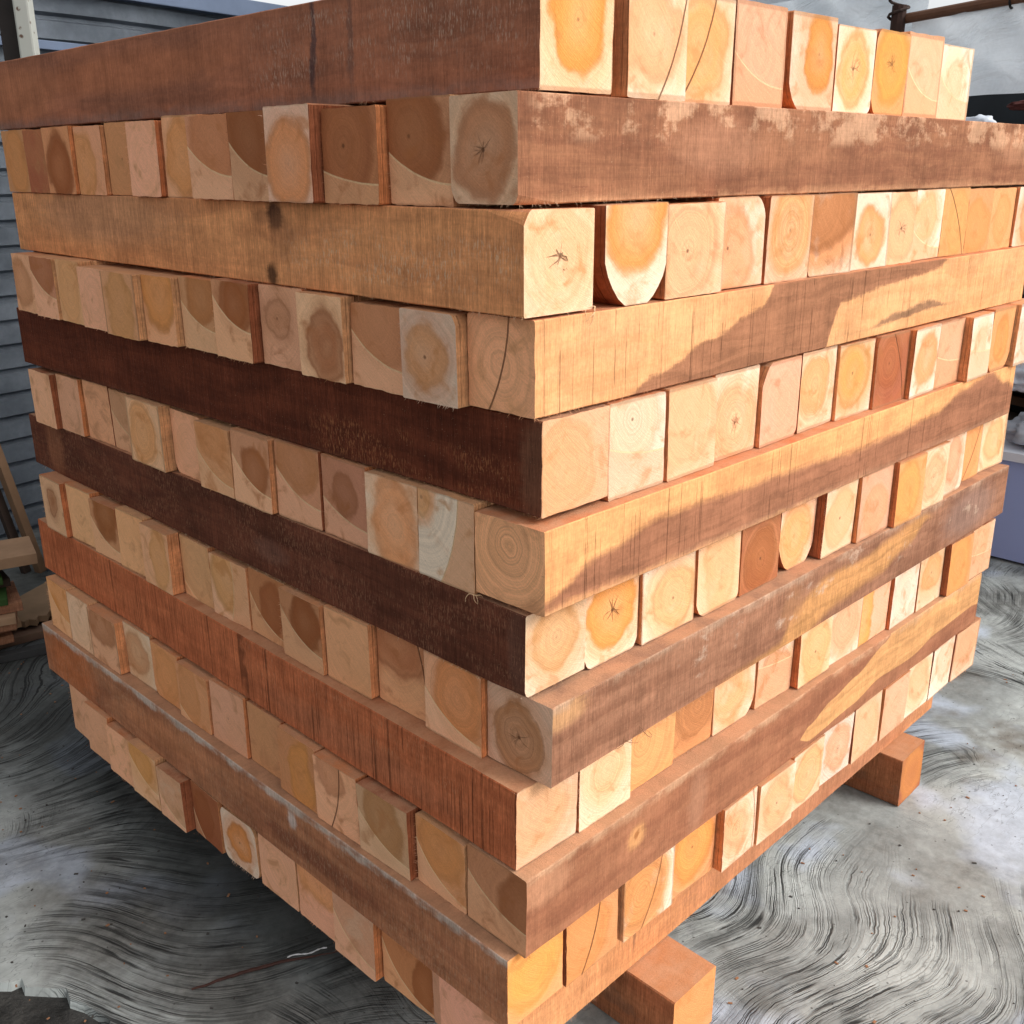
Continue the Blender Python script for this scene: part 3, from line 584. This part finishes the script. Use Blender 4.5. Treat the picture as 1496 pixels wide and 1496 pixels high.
# ---------------------------------------------------------------- the ground: swept concrete over dark soil
def concrete_material():
    g = G("brushed_concrete"); x, y, z = g.xyz(g.obj())
    P = g.vec(x, y, 0.0)
    big = g.noise(P, .9, 4, .6); mid = g.noise(g.vec(x + 5, y, 0.0), 3.2, 5, .62); fine = g.noise(P, 34, 5, .75); fib = g.noise(P, 11, 4, .7)
    # strokes of a stiff broom: bundles of near-parallel scratches that bend in long S shapes
    w1 = g.noise(g.vec(x + 2.1, y + 7.7, 0.0), 1.5, 1, .4); w2 = g.noise(g.vec(x + 9.3, y + 1.2, 0.0), 2.1, 1, .4)
    sweep = (x * 3.1 + y * 1.1 + 0.4).sin() * .20 + (x * .9 - y * 3.4 + 1.0).sin() * .13
    f = x * .42 + y * .90 + sweep + (w1 - .5) * .60 + (mid - .5) * .018 + (fib - .5) * .010
    q = x * .9 - y * .42
    f2 = x * .95 - y * .35 + (y * 2.7 + x * .8).sin() * .18 + (w2 - .5) * .5 + (mid - .5) * .018 + (fib - .5) * .010
    def scratches(f, q, o):
        br = g.sm(g.noise(g.vec(f * 40.0, q * 6.0, o + 2.0), 1, 2, .6), .44, .56)       # scratches start and stop
        a = g.sm((g.noise(g.vec(f * 125.0, q * 1.8, o), 1, 0, .5) - .5).abs(), .045, .008)
        b = g.sm((g.noise(g.vec(f * 260.0, q * 3.4, o + 5.0), 1, 0, .5) - .5).abs(), .06, .010)
        c = g.sm(g.noise(g.vec(f * 400.0, q * 5.0, o + 7.0), 1, 1, .6), .50, .38)
        d = g.sm(g.noise(g.vec(f * 22.0, q * 1.5, o + 9.0), 1, 2, .6), .50, .36)
        return g.math('MINIMUM', a * br * .95 + b * br * .65 + c * .22, 1.0), d
    a1 = g.sm(g.noise(g.vec(x * 1.7 + 3.3, y * 1.7, 2.0), 1, 2, .6) + g.sm(x, .5, .0) * g.sm(y, .3, .8) * .07, .48, .57)
    a2 = g.sm(g.noise(g.vec(x * 1.6 + 13.3, y * 1.8, 7.0), 1, 2, .6), .52, .61) * (1 - a1 * .7)
    s1, d1 = scratches(f, q, 0.0); s2, d2 = scratches(f2, y, 9.0)
    lines = g.math('MINIMUM', s1 * a1 + s2 * a2, 1.0); shade = g.math('MINIMUM', d1 * a1 + d2 * a2, 1.0)
    light = g.mix(g.sm(mid, .36, .66), (.25, .265, .255), (.45, .48, .46))
    light = g.mix(g.sm(g.noise(g.vec(x + 20, y + 4, 0.0), 3.0, 3, .5), .52, .62) * .85, light, (.47, .53, .61))
    dirt = g.mix(g.sm(fine, .35, .65), (.17, .165, .145), (.27, .265, .24))
    col = g.mix(g.sm(big * .5 + mid * .5, .52, .40) * .6, light, dirt)
    col = g.mix(shade * .42, col, (.085, .088, .085))
    shadow_n = g.noise(g.vec(x * 2.0 + 3, y * 2.0, 5.0), 1, 5, .65)
    foot_shadow = g.sm(x - g.math('MULTIPLY', y, .06) + (shadow_n - .5) * .55, -.40, -.06) * g.sm(y + (shadow_n - .5) * .6, .30, .60) * g.sm(y - x * .4, 4.2, 3.0)
    col = g.mix(foot_shadow * .80, col, (.026, .027, .026))  # shadow along the stack's left foot, painted into the concrete colour with a ragged edge
    stain = g.noise(g.vec(x * 1.0 + 31, y + 2, 0.0), 1.7, 5, .65)
    col = g.mix(g.sm(stain, .58, .68) * .7, col, (.115, .085, .055))
    col = g.mix(lines * .95, col, (.025, .026, .026))
    col = g.scale(col, 1 + (fine - .5) * .75 + (fib - .5) * .5)
    vs = g.voro(P, 34.0); col = g.mix(g.sm(vs, .09, .05) * .7, col, (.04, .035, .03))
    ck = g.sm((g.noise(g.vec(x * 16.0, y * 40.0, 3.0), 1, 2, .6) - .5).abs(), .012, .003) * g.sm(mid, .45, .6)
    col = g.mix(ck * .40, col, (.06, .06, .055))
    g.bump(lines * -1.2 + fine * .6 + mid * .5 + fib * .5, .0018, 1.0)
    return g.done(col, .70)
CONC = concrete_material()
def soil_material():
    g = G("dark_soil"); o = g.obj(); a = g.noise(o, 5, 6, .7); b = g.noise(o, 60, 4, .7)
    col = g.mix(g.sm(a, .35, .7), (.018, .018, .017), (.075, .072, .066)); col = g.scale(col, .6 + b * .8)
    g.bump(a * 2 + b, .01, 1); return g.done(col, .8)
bm = bmesh.new()
vs = [bm.verts.new((x, y, -.016)) for x, y in ((-60, -60), (60, -60), (60, 60), (-60, 60))]; bm.faces.new(vs)
tag(link('ground', bm, soil_material()), kind='structure')
random.seed(5)
bm = bmesh.new()
edge = [(-40, .93), (-2.0, .95)]
x = -1.9
while x < -.47: edge.append((x, .945 + random.uniform(-.02, .02))); x += .05
edge += [(-.455, .935), (-.432, .905), (-.437, .885), (-.415, .862), (-.398, .86), (-.402, .835), (-.372, .80), (-.352, .778), (-.358, .75), (-.345, .722), (-.34, .70), (-.33, .66)]
y = .62
while y > -1.5: edge.append((-.33 - .03 * (.62 - y) + random.uniform(-.012, .012), y)); y -= .04
edge += [(-.45, -3), (-.5, -50), (50, -50), (50, 50), (-40, 50)]
top = [bm.verts.new((a, b, 0)) for a, b in edge]; bot = [bm.verts.new((a + (-.006 if i < len(edge) - 3 else 0), b - .004, -.03)) for i, (a, b) in enumerate(edge)]
f = bm.faces.new(top); bm.normal_update()
if f.normal.z < 0: f.normal_flip()
for i in range(len(edge)):
    j = (i + 1) % len(edge); bm.faces.new((top[i], top[j], bot[j], bot[i]))
bmesh.ops.triangulate(bm, faces=[f])
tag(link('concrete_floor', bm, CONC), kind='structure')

# ---------------------------------------------------------------- left: ribbed metal fence with its post
fr = Matrix.Rotation(math.radians(10.5), 4, 'Z')
fence = empty('metal_fence', (-1.9, 2.766, 0), math.radians(10.5))
tag(fence, 'blue-grey ribbed metal sheet fence behind the left of the timber stack', 'fence')
FL_, FH = 6.6, 2.03
prof = []; z = 0.02; pitch = .088; i = 0
while z < FH - .05:
    prof += [(0, z), (0, z + pitch * .14), (-.022, z + pitch * .26), (-.024, z + pitch * .92)]; z += pitch; i += 1
prof.append((0, z))
bm = bmesh.new(); nx_ = 34; cols = []
random.seed(8)
for i in range(nx_ + 1):
    X = FL_ * i / nx_
    cols.append([bm.verts.new((X, a + .010 * mnoise.noise(Vector((X * 1.3, z * 2, 1))), z + .012 * mnoise.noise(Vector((X * .8, z, 5))))) for a, z in prof])
for a, b in zip(cols, cols[1:]):
    for j in range(len(prof) - 1): bm.faces.new((a[j], b[j], b[j + 1], a[j + 1]))
bmesh.ops.solidify(bm, geom=bm.faces[:], thickness=.002)
g = G("zinc_sheet"); o = g.obj(); n = g.noise(o, 2.2, 6, .65); n2 = g.noise(o, 30, 4, .7)
x_, y_, z_ = g.xyz(o); st_ = g.noise(g.vec(x_ * 5.0, y_, z_ * .7), 1, 4, .6)
cc = g.mix(g.sm(n, .35, .65), (.12, .14, .165), (.22, .25, .285)); cc = g.scale(cc, .8 + n2 * .4)
cc = g.mix(g.sm(st_, .60, .75) * .4, cc, (.13, .12, .11))
g.b.inputs['Metallic'].default_value = .35; ZINC = g.done(cc, .5)
link('sheet', bm, ZINC, fence)
bm = bmesh.new(); box(bm, (FL_ / 2, -.045, FH - .03), (FL_, .05, .07), bev=.004); box(bm, (FL_ / 2, -.05, 1.78), (FL_, .03, .03), bev=.003)
link('rail', bm, flat('rail_blue_grey', (.10, .13, .19), .6, .3, 6), fence)
# post in front of the fence, chipped white paint on one face
post = empty('fence_post', (.545, 2.60, 0), math.radians(-42)); tag(post, 'white chipped fence post with a dark board behind, top left corner', 'post')
g = G("chipped_paint"); o = g.obj(); n = g.noise(o, 60, 4, .6); v = g.voro(o, 38)
cc = g.mix(g.sm(v, .30, .16) * g.sm(n, .42, .55), (.33, .34, .31), (.09, .05, .035)); CHIP = g.done(cc, .6)
bm = bmesh.new(); box(bm, (0, 0, 1.35), (.046, .046, 2.7), bev=.006); link('pole', bm, CHIP, post)
bm = bmesh.new(); box(bm, (-.055, .035, 1.35), (.062, .03, 2.7), bev=.002); link('board', bm, flat('dark_board', (.035, .03, .028), .8, .4, 9), post)

# ---------------------------------------------------------------- left: offcuts and boards by the fence
OFF = side_material('offcut_side', (.34, .16, .09), (.22, .10, .06), saw=1.0, seed=21.0)
GRN = flat('green_painted_board', (.035, .075, .02), .6, .4, 25); DRK = flat('dark_offcut', (.06, .04, .03), .8, .4, 20); PAL = flat('pale_offcut', (.36, .22, .13), .8, .3, 15)
random.seed(12)
zs = 0.0; widths = [(.14, OFF, 'red-brown'), (.12, DRK, 'dark'), (.19, OFF, 'red-brown'), (.18, OFF, 'red-brown'), (.21, PAL, 'pale brown'), (.22, OFF, 'red-brown'), (.215, PAL, 'pale brown'), (.225, OFF, 'red-brown'), (.20, GRN, 'green painted'), (.205, DRK, 'dark'), (.19, GRN, 'green painted'), (.20, DRK, 'dark'), (.29, PAL, 'pale brown')]
for i, (r_, m, nm) in enumerate(widths):
    th = .022 if i < 12 else .026; th *= random.uniform(.85, 1.15) * 1.12
    bm = bmesh.new(); box(bm, (0, 0, th / 2), (1.0, .16 + random.uniform(-.02, .03), th * .94), bev=.0015)
    o = link('offcut_board', bm, m); o.location = (-.30 - .20 + r_ - .085, 2.33 + random.uniform(-.02, .02), zs); o.rotation_euler = (0, 0, math.radians(random.uniform(-9, 9) - 12)); zs += th
    pos = ('on the floor at the bottom' if i == 0 else 'at the very top' if i == 12 else '%s from the bottom' % ORD[i + 1])
    tag(o, '%s offcut board %s of the pile by the fence' % (nm, pos), 'board', 'offcut boards piled at the left', 'thing')
# a broad weathered plank lying behind the stack, its end torn
bm = bmesh.new(); pts = []
random.seed(3)
P0 = Vector((-.02, 2.33)); 
front = [(-.05, 2.28), (.03, 2.262), (.09, 2.262), (.105, 2.285), (.125, 2.27), (.14, 2.292), (.155, 2.272), (.17, 2.28), (.185, 2.262), (.20, 2.285), (.22, 2.27), (.24, 2.30), (.26, 2.285)]
outl = front + [(.50, 2.42), (.52, 2.50), (.38, 2.54), (.20, 2.45), (.02, 2.36), (-.08, 2.32)]
tops = [bm.verts.new((a, b, .055 + .06 * (b - 2.26))) for a, b in outl]; bots = [bm.verts.new((a, b, .035 + .06 * (b - 2.26))) for a, b in outl]
bm.faces.new(tops); bm.faces.new(bots[::-1])
for i in range(len(outl)): j = (i + 1) % len(outl); bm.faces.new((tops[i], bots[i], bots[j], tops[j]))
bmesh.ops.recalc_face_normals(bm, faces=bm.faces[:])
tag(link('weathered_plank', bm, flat('weathered_wood', (.25, .165, .10), .85, .35, 12)), 'broad weathered plank with a torn end lying beside the offcut pile', 'plank')
# leaning post and dark roofing sheet
bm = bmesh.new(); box(bm, (0, 0, .42), (.030, .03, .84), bev=.002)
o = link('leaning_batten', bm, flat('batten_brown', (.20, .12, .07), .8, .35, 14)); o.location = (.405, 2.80, .0); o.rotation_euler = (math.radians(-4), math.radians(-9), .3)
tag(o, 'thin brown batten leaning on the ribbed metal fence above the offcuts', 'batten')
bm = bmesh.new(); box(bm, (0, 0, .42), (.030, .02, .84), bev=.002)
o = link('leaning_batten', bm, flat('batten_dark', (.05, .035, .028), .8, .35, 14)); o.location = (.365, 2.83, .0); o.rotation_euler = (math.radians(-4), math.radians(-9), .3)
tag(o, 'nearly black batten leaning just left of the thin brown one', 'batten')
bm = bmesh.new(); cols = []
for i in range(40):
    X = i * .02; cols.append([bm.verts.new((X, Y, .012 * math.sin(i * math.pi / 2.5) + .0)) for Y in (0, .9)])
for a, b in zip(cols, cols[1:]): bm.faces.new((a[0], b[0], b[1], a[1]))
bmesh.ops.solidify(bm, geom=bm.faces[:], thickness=.002)
o = link('roofing_sheet', bm, flat('dark_roofing', (.045, .055, .065), .55, .3, 6), smooth=False); o.location = (.36, 2.62, .06); o.rotation_euler = (math.radians(28), 0, math.radians(-50))
tag(o, 'dark corrugated roofing sheet leaning down in front of the fence', 'roofing sheet')
random.seed(31)
for q in range(3):
    bm = bmesh.new(); box(bm, (0, 0, .012), (random.uniform(.25, .5), random.uniform(.03, .06), .024), bev=.002)
    o = link('scrap_lath', bm, flat('lath_%d' % q, random.choice([(.10, .07, .05), (.05, .05, .05), (.16, .10, .07)]), .85, .4, 12))
    o.location = (.06 + q * .09, 2.16 + q * .11, .001 + .0 * q); o.rotation_euler = (0, 0, random.uniform(-.5, 1.2))
    tag(o, 'dark scrap lath on the shaded floor left of the stack', 'lath', 'scrap laths behind the stack', 'thing')

# ---------------------------------------------------------------- right: ice box, bags, racked timber
cool = empty('cooler_box', (2.87, .24, 0)); tag(cool, 'pale lavender cooler box with a white rim right of the stack', 'cooler')
BW, BD, BH = .66, .40, .375
def shell(bm, w0, d0, z0, w1, d1, z1, r=.03):
    a = []; 
    for (W_, D_, Z_) in ((w0, d0, z0), (w1, d1, z1)):
        ring = []
        for cx_, cy_, a0 in ((D_ - r, W_ / 2 - r, 0), (r, W_ / 2 - r, 90), (r, -W_ / 2 + r, 180), (D_ - r, -W_ / 2 + r, 270)):
            for k in range(5):
                t = math.radians(a0 + 22.5 * k); ring.append(bm.verts.new((cx_ + r * math.cos(t), cy_ + r * math.sin(t), Z_)))
        a.append(ring)
    n = len(a[0])
    for i in range(n): bm.faces.new((a[0][i], a[0][(i + 1) % n], a[1][(i + 1) % n], a[1][i]))
    bm.faces.new(a[0][::-1]); bm.faces.new(a[1])
bm = bmesh.new(); shell(bm, BW - .04, BD - .02, 0.012, BW, BD, BH)
link('body', bm, flat('lavender_plastic', (.34, .40, .66), .4, .05, 3), cool, smooth=False)
bm = bmesh.new(); shell(bm, BW + .03, BD + .03, BH, BW + .03, BD + .03, BH + .03)
rim = link('rim', bm, flat('white_plastic', (.70, .72, .78), .4, .06, 5), cool); rim.location = (-.015, 0, 0)
bm = bmesh.new(); r_ = bmesh.ops.create_cone(bm, cap_ends=True, segments=40, radius1=.062, radius2=.062, depth=.003, matrix=Matrix.Translation((-.0015, -.085 + -.0, BH - .075)) @ Matrix.Rotation(math.pi / 2, 4, 'Y'))
st1 = link('sticker', bm, flat('yellow_sticker', (.55, .42, .03), .4, .1, 30), cool)
bm = bmesh.new(); bmesh.ops.create_cone(bm, cap_ends=True, segments=40, radius1=.046, radius2=.046, depth=.003, matrix=Matrix.Translation((-.004, -.085, BH - .075)) @ Matrix.Rotation(math.pi / 2, 4, 'Y'))
st2 = link('sticker_centre', bm, flat('dark_sticker', (.06, .05, .03), .4, .2, 30), st1)
def blob(name, loc, size, mat, seed, lab, cat, sub=4, amp=.30, fr=2.2):
    bm = bmesh.new(); bmesh.ops.create_icosphere(bm, subdivisions=sub, radius=1)
    for v in bm.verts:
        p = v.co.copy(); n = mnoise.noise(p * fr + Vector((seed, 0, 0))); m = abs(mnoise.noise(p * fr * 2.3 + Vector((0, seed, 0))))
        v.co = p * (1 + amp * n - amp * .8 * m); v.co.x *= size[0]; v.co.y *= size[1]; v.co.z *= size[2]
        v.co.z = max(v.co.z, -size[2] * .75)
    o = link(name, bm, mat, smooth=True); o.location = loc; tag(o, lab, cat); return o
BAG = flat('grey_plastic_film', (.42, .45, .50), .35, .25, 10); RED = flat('red_plastic', (.45, .02, .02), .4, .1, 8); WBAG = flat('white_film', (.62, .67, .74), .35, .15, 12)
blob('plastic_bag', (3.02, .33, .46), (.13, .17, .075), BAG, 3, 'crumpled grey plastic bag lying on the cooler box', 'bag', amp=.35, fr=3)
blob('red_bag', (3.12, .32, .565), (.10, .14, .05), RED, 7, 'bright red bag on top of the grey one over the cooler', 'bag', amp=.3)
blob('white_bag', (3.16, .52, .62), (.08, .09, .07), WBAG, 9, 'small white bag beside the red bag, above the cooler', 'bag', amp=.4, fr=3)
# rack of dark planks behind
random.seed(77)
RK = [flat('rack_plank_%d' % i, c, .85, .4, 8) for i, c in enumerate([(.11, .075, .05), (.06, .045, .035), (.17, .11, .07), (.035, .03, .028)])]
zz = .55; q = 0
rackrot = math.radians(66)
for lvl in range(19):
    th = .036
    bm = bmesh.new(); box(bm, (0, 0, th / 2), (2.2, .14, th), bev=.002)
    o = link('racked_plank', bm, RK[(lvl * 7 + 1) % 4]); o.location = (3.62 + random.uniform(-.03, .03), .72 + random.uniform(-.2, .2), .05 + lvl * .075); o.rotation_euler = (random.uniform(-.04, .04), random.uniform(-.01, .01), rackrot + random.uniform(-.05, .05))
    tag(o, 'dark plank in the rack behind the cooler box', 'plank', 'dark racked planks at the right', 'thing')
    for yy in (-.7, 0, .7):
        pass
bm = bmesh.new()
for yy in (-.95, -.3, .35, 1.0):
    for xx in (-.085, .085): box(bm, (yy, xx, .76), (.05, .03, 1.52), bev=.002)
    for lvl in range(19): box(bm, (yy, 0, .038 + lvl * .075), (.05, .14, .024))
o = link('plank_rack', bm, flat('rack_frame', (.06, .04, .03), .8, .3, 10)); o.location = (3.62, .72, 0); o.rotation_euler = (0, 0, rackrot)
tag(o, 'dark wooden rack frame standing behind the cooler box', 'rack')
bm = bmesh.new(); box(bm, (0, 0, .86), (3.2, .04, 1.72))
o = link('board_partition', bm, flat('black_boards', (.030, .035, .04), .8, .4, 5)); o.location = (3.86, .68, 0); o.rotation_euler = (0, 0, rackrot)
tag(o, 'nearly black board partition under the grey tarpaulin', 'partition', None, 'thing')
blob('plastic_wrap', (3.50, .935, 1.497), (.055, .075, .045), WBAG, 14, 'white plastic wrap bulging above the blotched beam, under the tarpaulin', 'wrap', amp=.25)
blob('cloth_roll', (3.66, .79, 1.575), (.05, .10, .022), flat('maroon_cloth', (.09, .03, .026), .9, .3, 20), 4, 'maroon cloth roll in the dark gap under the tarpaulin', 'cloth')

# ---------------------------------------------------------------- right: tarpaulin on poles
def tarp(name, base, heading, x0, x1, z0, z1, mat, lab, amp=.05, seed=0, top=0.0, sag=0.0, lean=0.0):
    bm = bmesh.new(); nx, nz = 90, 50; g_ = []
    for i in range(nx + 1):
        c = []
        for j in range(nz + 1):
            a = x0 + (x1 - x0) * i / nx; t = j / nz; zz = z0 + (z1 - z0) * t
            fold = amp * mnoise.noise(Vector((a * 1.2 + zz * 1.6, zz * .9 - a * .5, seed))) + amp * .9 * abs(mnoise.noise(Vector((a * 2.6 - zz * 3.6, zz * 1.5, seed + 4)))) + amp * .3 * mnoise.noise(Vector((a * 9 + zz * 5, zz * 8, seed)))
            zz += (sag * math.sin(i / nx * math.pi * 3) * (1 - t)) + .012 * mnoise.noise(Vector((a * 3, seed, 1))) * (1 - t)
            c.append(bm.verts.new((a, fold + lean * t, zz)))
        g_.append(c)
    for a, b in zip(g_, g_[1:]):
        for j in range(nz): bm.faces.new((a[j], b[j], b[j + 1], a[j + 1]))
    o = link(name, bm, mat, smooth=True); o.location = base; o.rotation_euler = (0, 0, heading); tag(o, lab, 'tarpaulin'); return o
g = G("tarp_grey"); o = g.obj(); n = g.noise(o, 1.6, 4, .6); n2 = g.noise(o, 80, 2, .5)
cc = g.mix(g.sm(n, .3, .7), (.56, .62, .67), (.70, .75, .79)); cc = g.scale(cc, .93 + n2 * .14)
g.put(g.b.inputs['Base Color'], cc); g.b.inputs['Roughness'].default_value = .45
xt, yt, zt_ = g.xyz(o); wr = g.noise(g.vec(xt * 1.4 + zt_ * 2.6, zt_ * 1.1 - xt * .5, 0.0), 1.6, 5, .62, .8); wr2 = g.noise(g.vec(xt * 5 - zt_ * 7, zt_ * 2.2, 3.0), 1, 3, .6, .5)
g.bump(g.sm(wr, .35, .65) * 1.0 + wr2 * .15, .022, .8)
tr = g.n("ShaderNodeBsdfTranslucent"); g.put(tr.inputs[0], cc); mx = g.n("ShaderNodeMixShader"); mx.inputs[0].default_value = .30
g.nt.links.new(g.b.outputs[0], mx.inputs[1]); g.nt.links.new(tr.outputs[0], mx.inputs[2]); g.nt.links.new(mx.outputs[0], g.nt.nodes['Material Output'].inputs[0]); TARP = g.m
hd = math.radians(70)
tarp('tarpaulin', (3.55, .94, 0), hd, -2.6, .45, 1.615, 1.93, TARP, 'grey tarpaulin hanging below the brown pole, top right', .05, 2)
tarp('tarpaulin', (3.72, 1.46, 0), hd, -.02, 4.2, 1.2, 2.5, TARP, 'grey tarpaulin rising behind the top course, left of the dark post', .10, 6, sag=.02, lean=-.3)
bm = bmesh.new()
pts = [Vector((3.55, .94, 1.945)) + Vector((math.cos(hd), math.sin(hd), 0)) * a + Vector((0, 0, -.012 * a)) for a in (-2.6, -1.5, -.6, 0, .3, .52)]
tube(bm, pts, .020, 10)
o = link('wooden_pole', bm, flat('brown_pole', (.15, .075, .045), .7, .3, 20)); tag(o, 'brown horizontal pole holding up the grey tarpaulin', 'pole')
bm = bmesh.new(); tube(bm, [(3.69, 1.40, 0), (3.69, 1.40, .9), (3.685, 1.395, 1.99)], .030, 10)
o = link('wooden_post', bm, flat('black_post', (.045, .025, .02), .8, .3, 20)); tag(o, 'dark upright post at the end of the brown pole', 'post')
bm = bmesh.new()
for a in (-.05, .02): tube(bm, [Vector((3.53 + a * .3, .86 + a, 1.945)) + Vector((.028 * math.cos(t), 0, .03 * math.sin(t))) for t in [k * math.pi / 6 for k in range(13)]], .005, 6)
o = link('wire_tie', bm, flat('black_wire', (.02, .02, .02), .5, .1, 20)); tag(o, 'black wire tie wound round the brown pole', 'tie')
bm = bmesh.new()
tube(bm, [Vector((3.69 + .04 * math.cos(t), 1.40 + .04 * math.sin(t), 1.93 + .01 * t)) for t in [k * math.pi / 5 for k in range(21)]], .006, 6)
o = link('rope_lashing', bm, flat('dark_rope', (.05, .035, .03), .9, .2, 20)); tag(o, 'dark rope lashing joining the pole to the post', 'rope')
# loose canopy flap above
bm = bmesh.new(); rows = []
for i in range(31):
    c = []
    for j in range(21):
        a = -0.2 + 2.2 * i / 30; t = j / 20
        c.append(bm.verts.new(Vector((3.62, 1.30, 2.0)) + Vector((math.cos(hd), math.sin(hd), 0)) * a + Vector((-.9 * t, .5 * t, .10 + .55 * t + .05 * mnoise.noise(Vector((a * 2, t * 3, 3)))))))
    rows.append(c)
for a, b in zip(rows, rows[1:]):
    for j in range(20): bm.faces.new((a[j], b[j], b[j + 1], a[j + 1]))
tag(link('canopy_sheet', bm, TARP, smooth=True), 'grey canopy sheet sloping up over the dark post', 'tarpaulin')

# ---------------------------------------------------------------- small things on the floor
bm = bmesh.new()
a0, a1 = Vector((-.203, .614, .006)), Vector((.03, .505, .006)); pts = []
random.seed(2)
for i in range(26):
    t = i / 25; p = a0.lerp(a1, t); pts.append(p + Vector((0, 0, 0)) + Vector((.45, .9, 0)) * (.012 * math.sin(t * 3.0) + random.uniform(-.0012, .0012)))
tube(bm, pts, [.0010 + .0022 * math.sin(math.pi * min(1, .12 + i / 27)) for i in range(26)], 7)
tag(link('bark_strip', bm, flat('red_bark', (.060, .026, .02), .55, .5, 80)), 'thin red-brown bark strip on the floor in front of the stack', 'bark strip')
bm = bmesh.new(); pts = [Vector((-.045 + .065 * t, .558 - .032 * t + .003 * math.sin(t * 9), .009)) for t in [k / 14 for k in range(15)]]
tube(bm, pts, [.0006 + .0012 * abs(math.sin(k * 1.3)) for k in range(15)], 5)
tag(link('twine', bm, flat('white_twine', (.6, .6, .6), .5, .2, 60)), 'white scrap of twine lying along the bark strip by the stack', 'twine')
# curled shavings caught on the beams and chips on the floor
SHV = flat('shaving', (.70, .48, .28), .8, .2, 40); SHVD = flat('shaving_dark', (.30, .15, .08), .8, .2, 40)
def curl(loc, L, lab, m=SHV, seed=0, w=.0006):
    r = random.Random(seed); bm = bmesh.new()
    for s_ in range(4):
        p = Vector((0, 0, 0)); d = Vector((r.uniform(-1, 1), r.uniform(-.6, .2), r.uniform(-.3, .6))).normalized(); pp = [p.copy()]
        for i in range(8): d = (d + Vector((r.uniform(-.5, .5), r.uniform(-.5, .5), r.uniform(-.6, .35)))).normalized(); p = p + d * L / 8; pp.append(p.copy())
        tube(bm, pp, w, 5, taper=.3)
    o = link('wood_shaving', bm, m); o.location = loc; tag(o, lab, 'shaving'); return o
curl((.115, .0, GZ - 2.99 * U), .03, 'pale stringy shaving in the gap beside the corner beam end, third course', seed=1)
curl((.205, -.028, GZ - 7.96 * U + .004), .035, 'dark stringy shaving under the mauve-brown beam near the corner', SHVD, 2)
curl((.165, -.026, GZ - 7.95 * U + .002), .022, 'short dark shaving under the mauve-brown beam, next to the corner', SHVD, 3)
curl((-.004, .09, GZ - 5.96 * U), .018, 'pale splinter tuft on the lower edge of the dark corner beam', SHV, 4)
random.seed(44)
bm = bmesh.new()
for i in range(700):
    if random.random() < .6: x, y = random.uniform(.2, 3.0), random.uniform(-1.0, .05)
    else: x, y = random.uniform(-.45, .3), random.uniform(.5, 2.2)
    s_ = random.uniform(.0012, .0045)
    box(bm, (x, y, .0015), (s_ * random.uniform(.6, 2.2), s_, .0012), Matrix.Rotation(random.uniform(0, 6.28), 3, 'Z'), random.choice((0, 1)))
o = link('sawdust_chips', bm, [SHVD, flat('grit', (.07, .065, .06), .8, .3, 40)]); tag(o, 'scattered sawdust chips and grit on the concrete', 'chips', None, 'stuff')
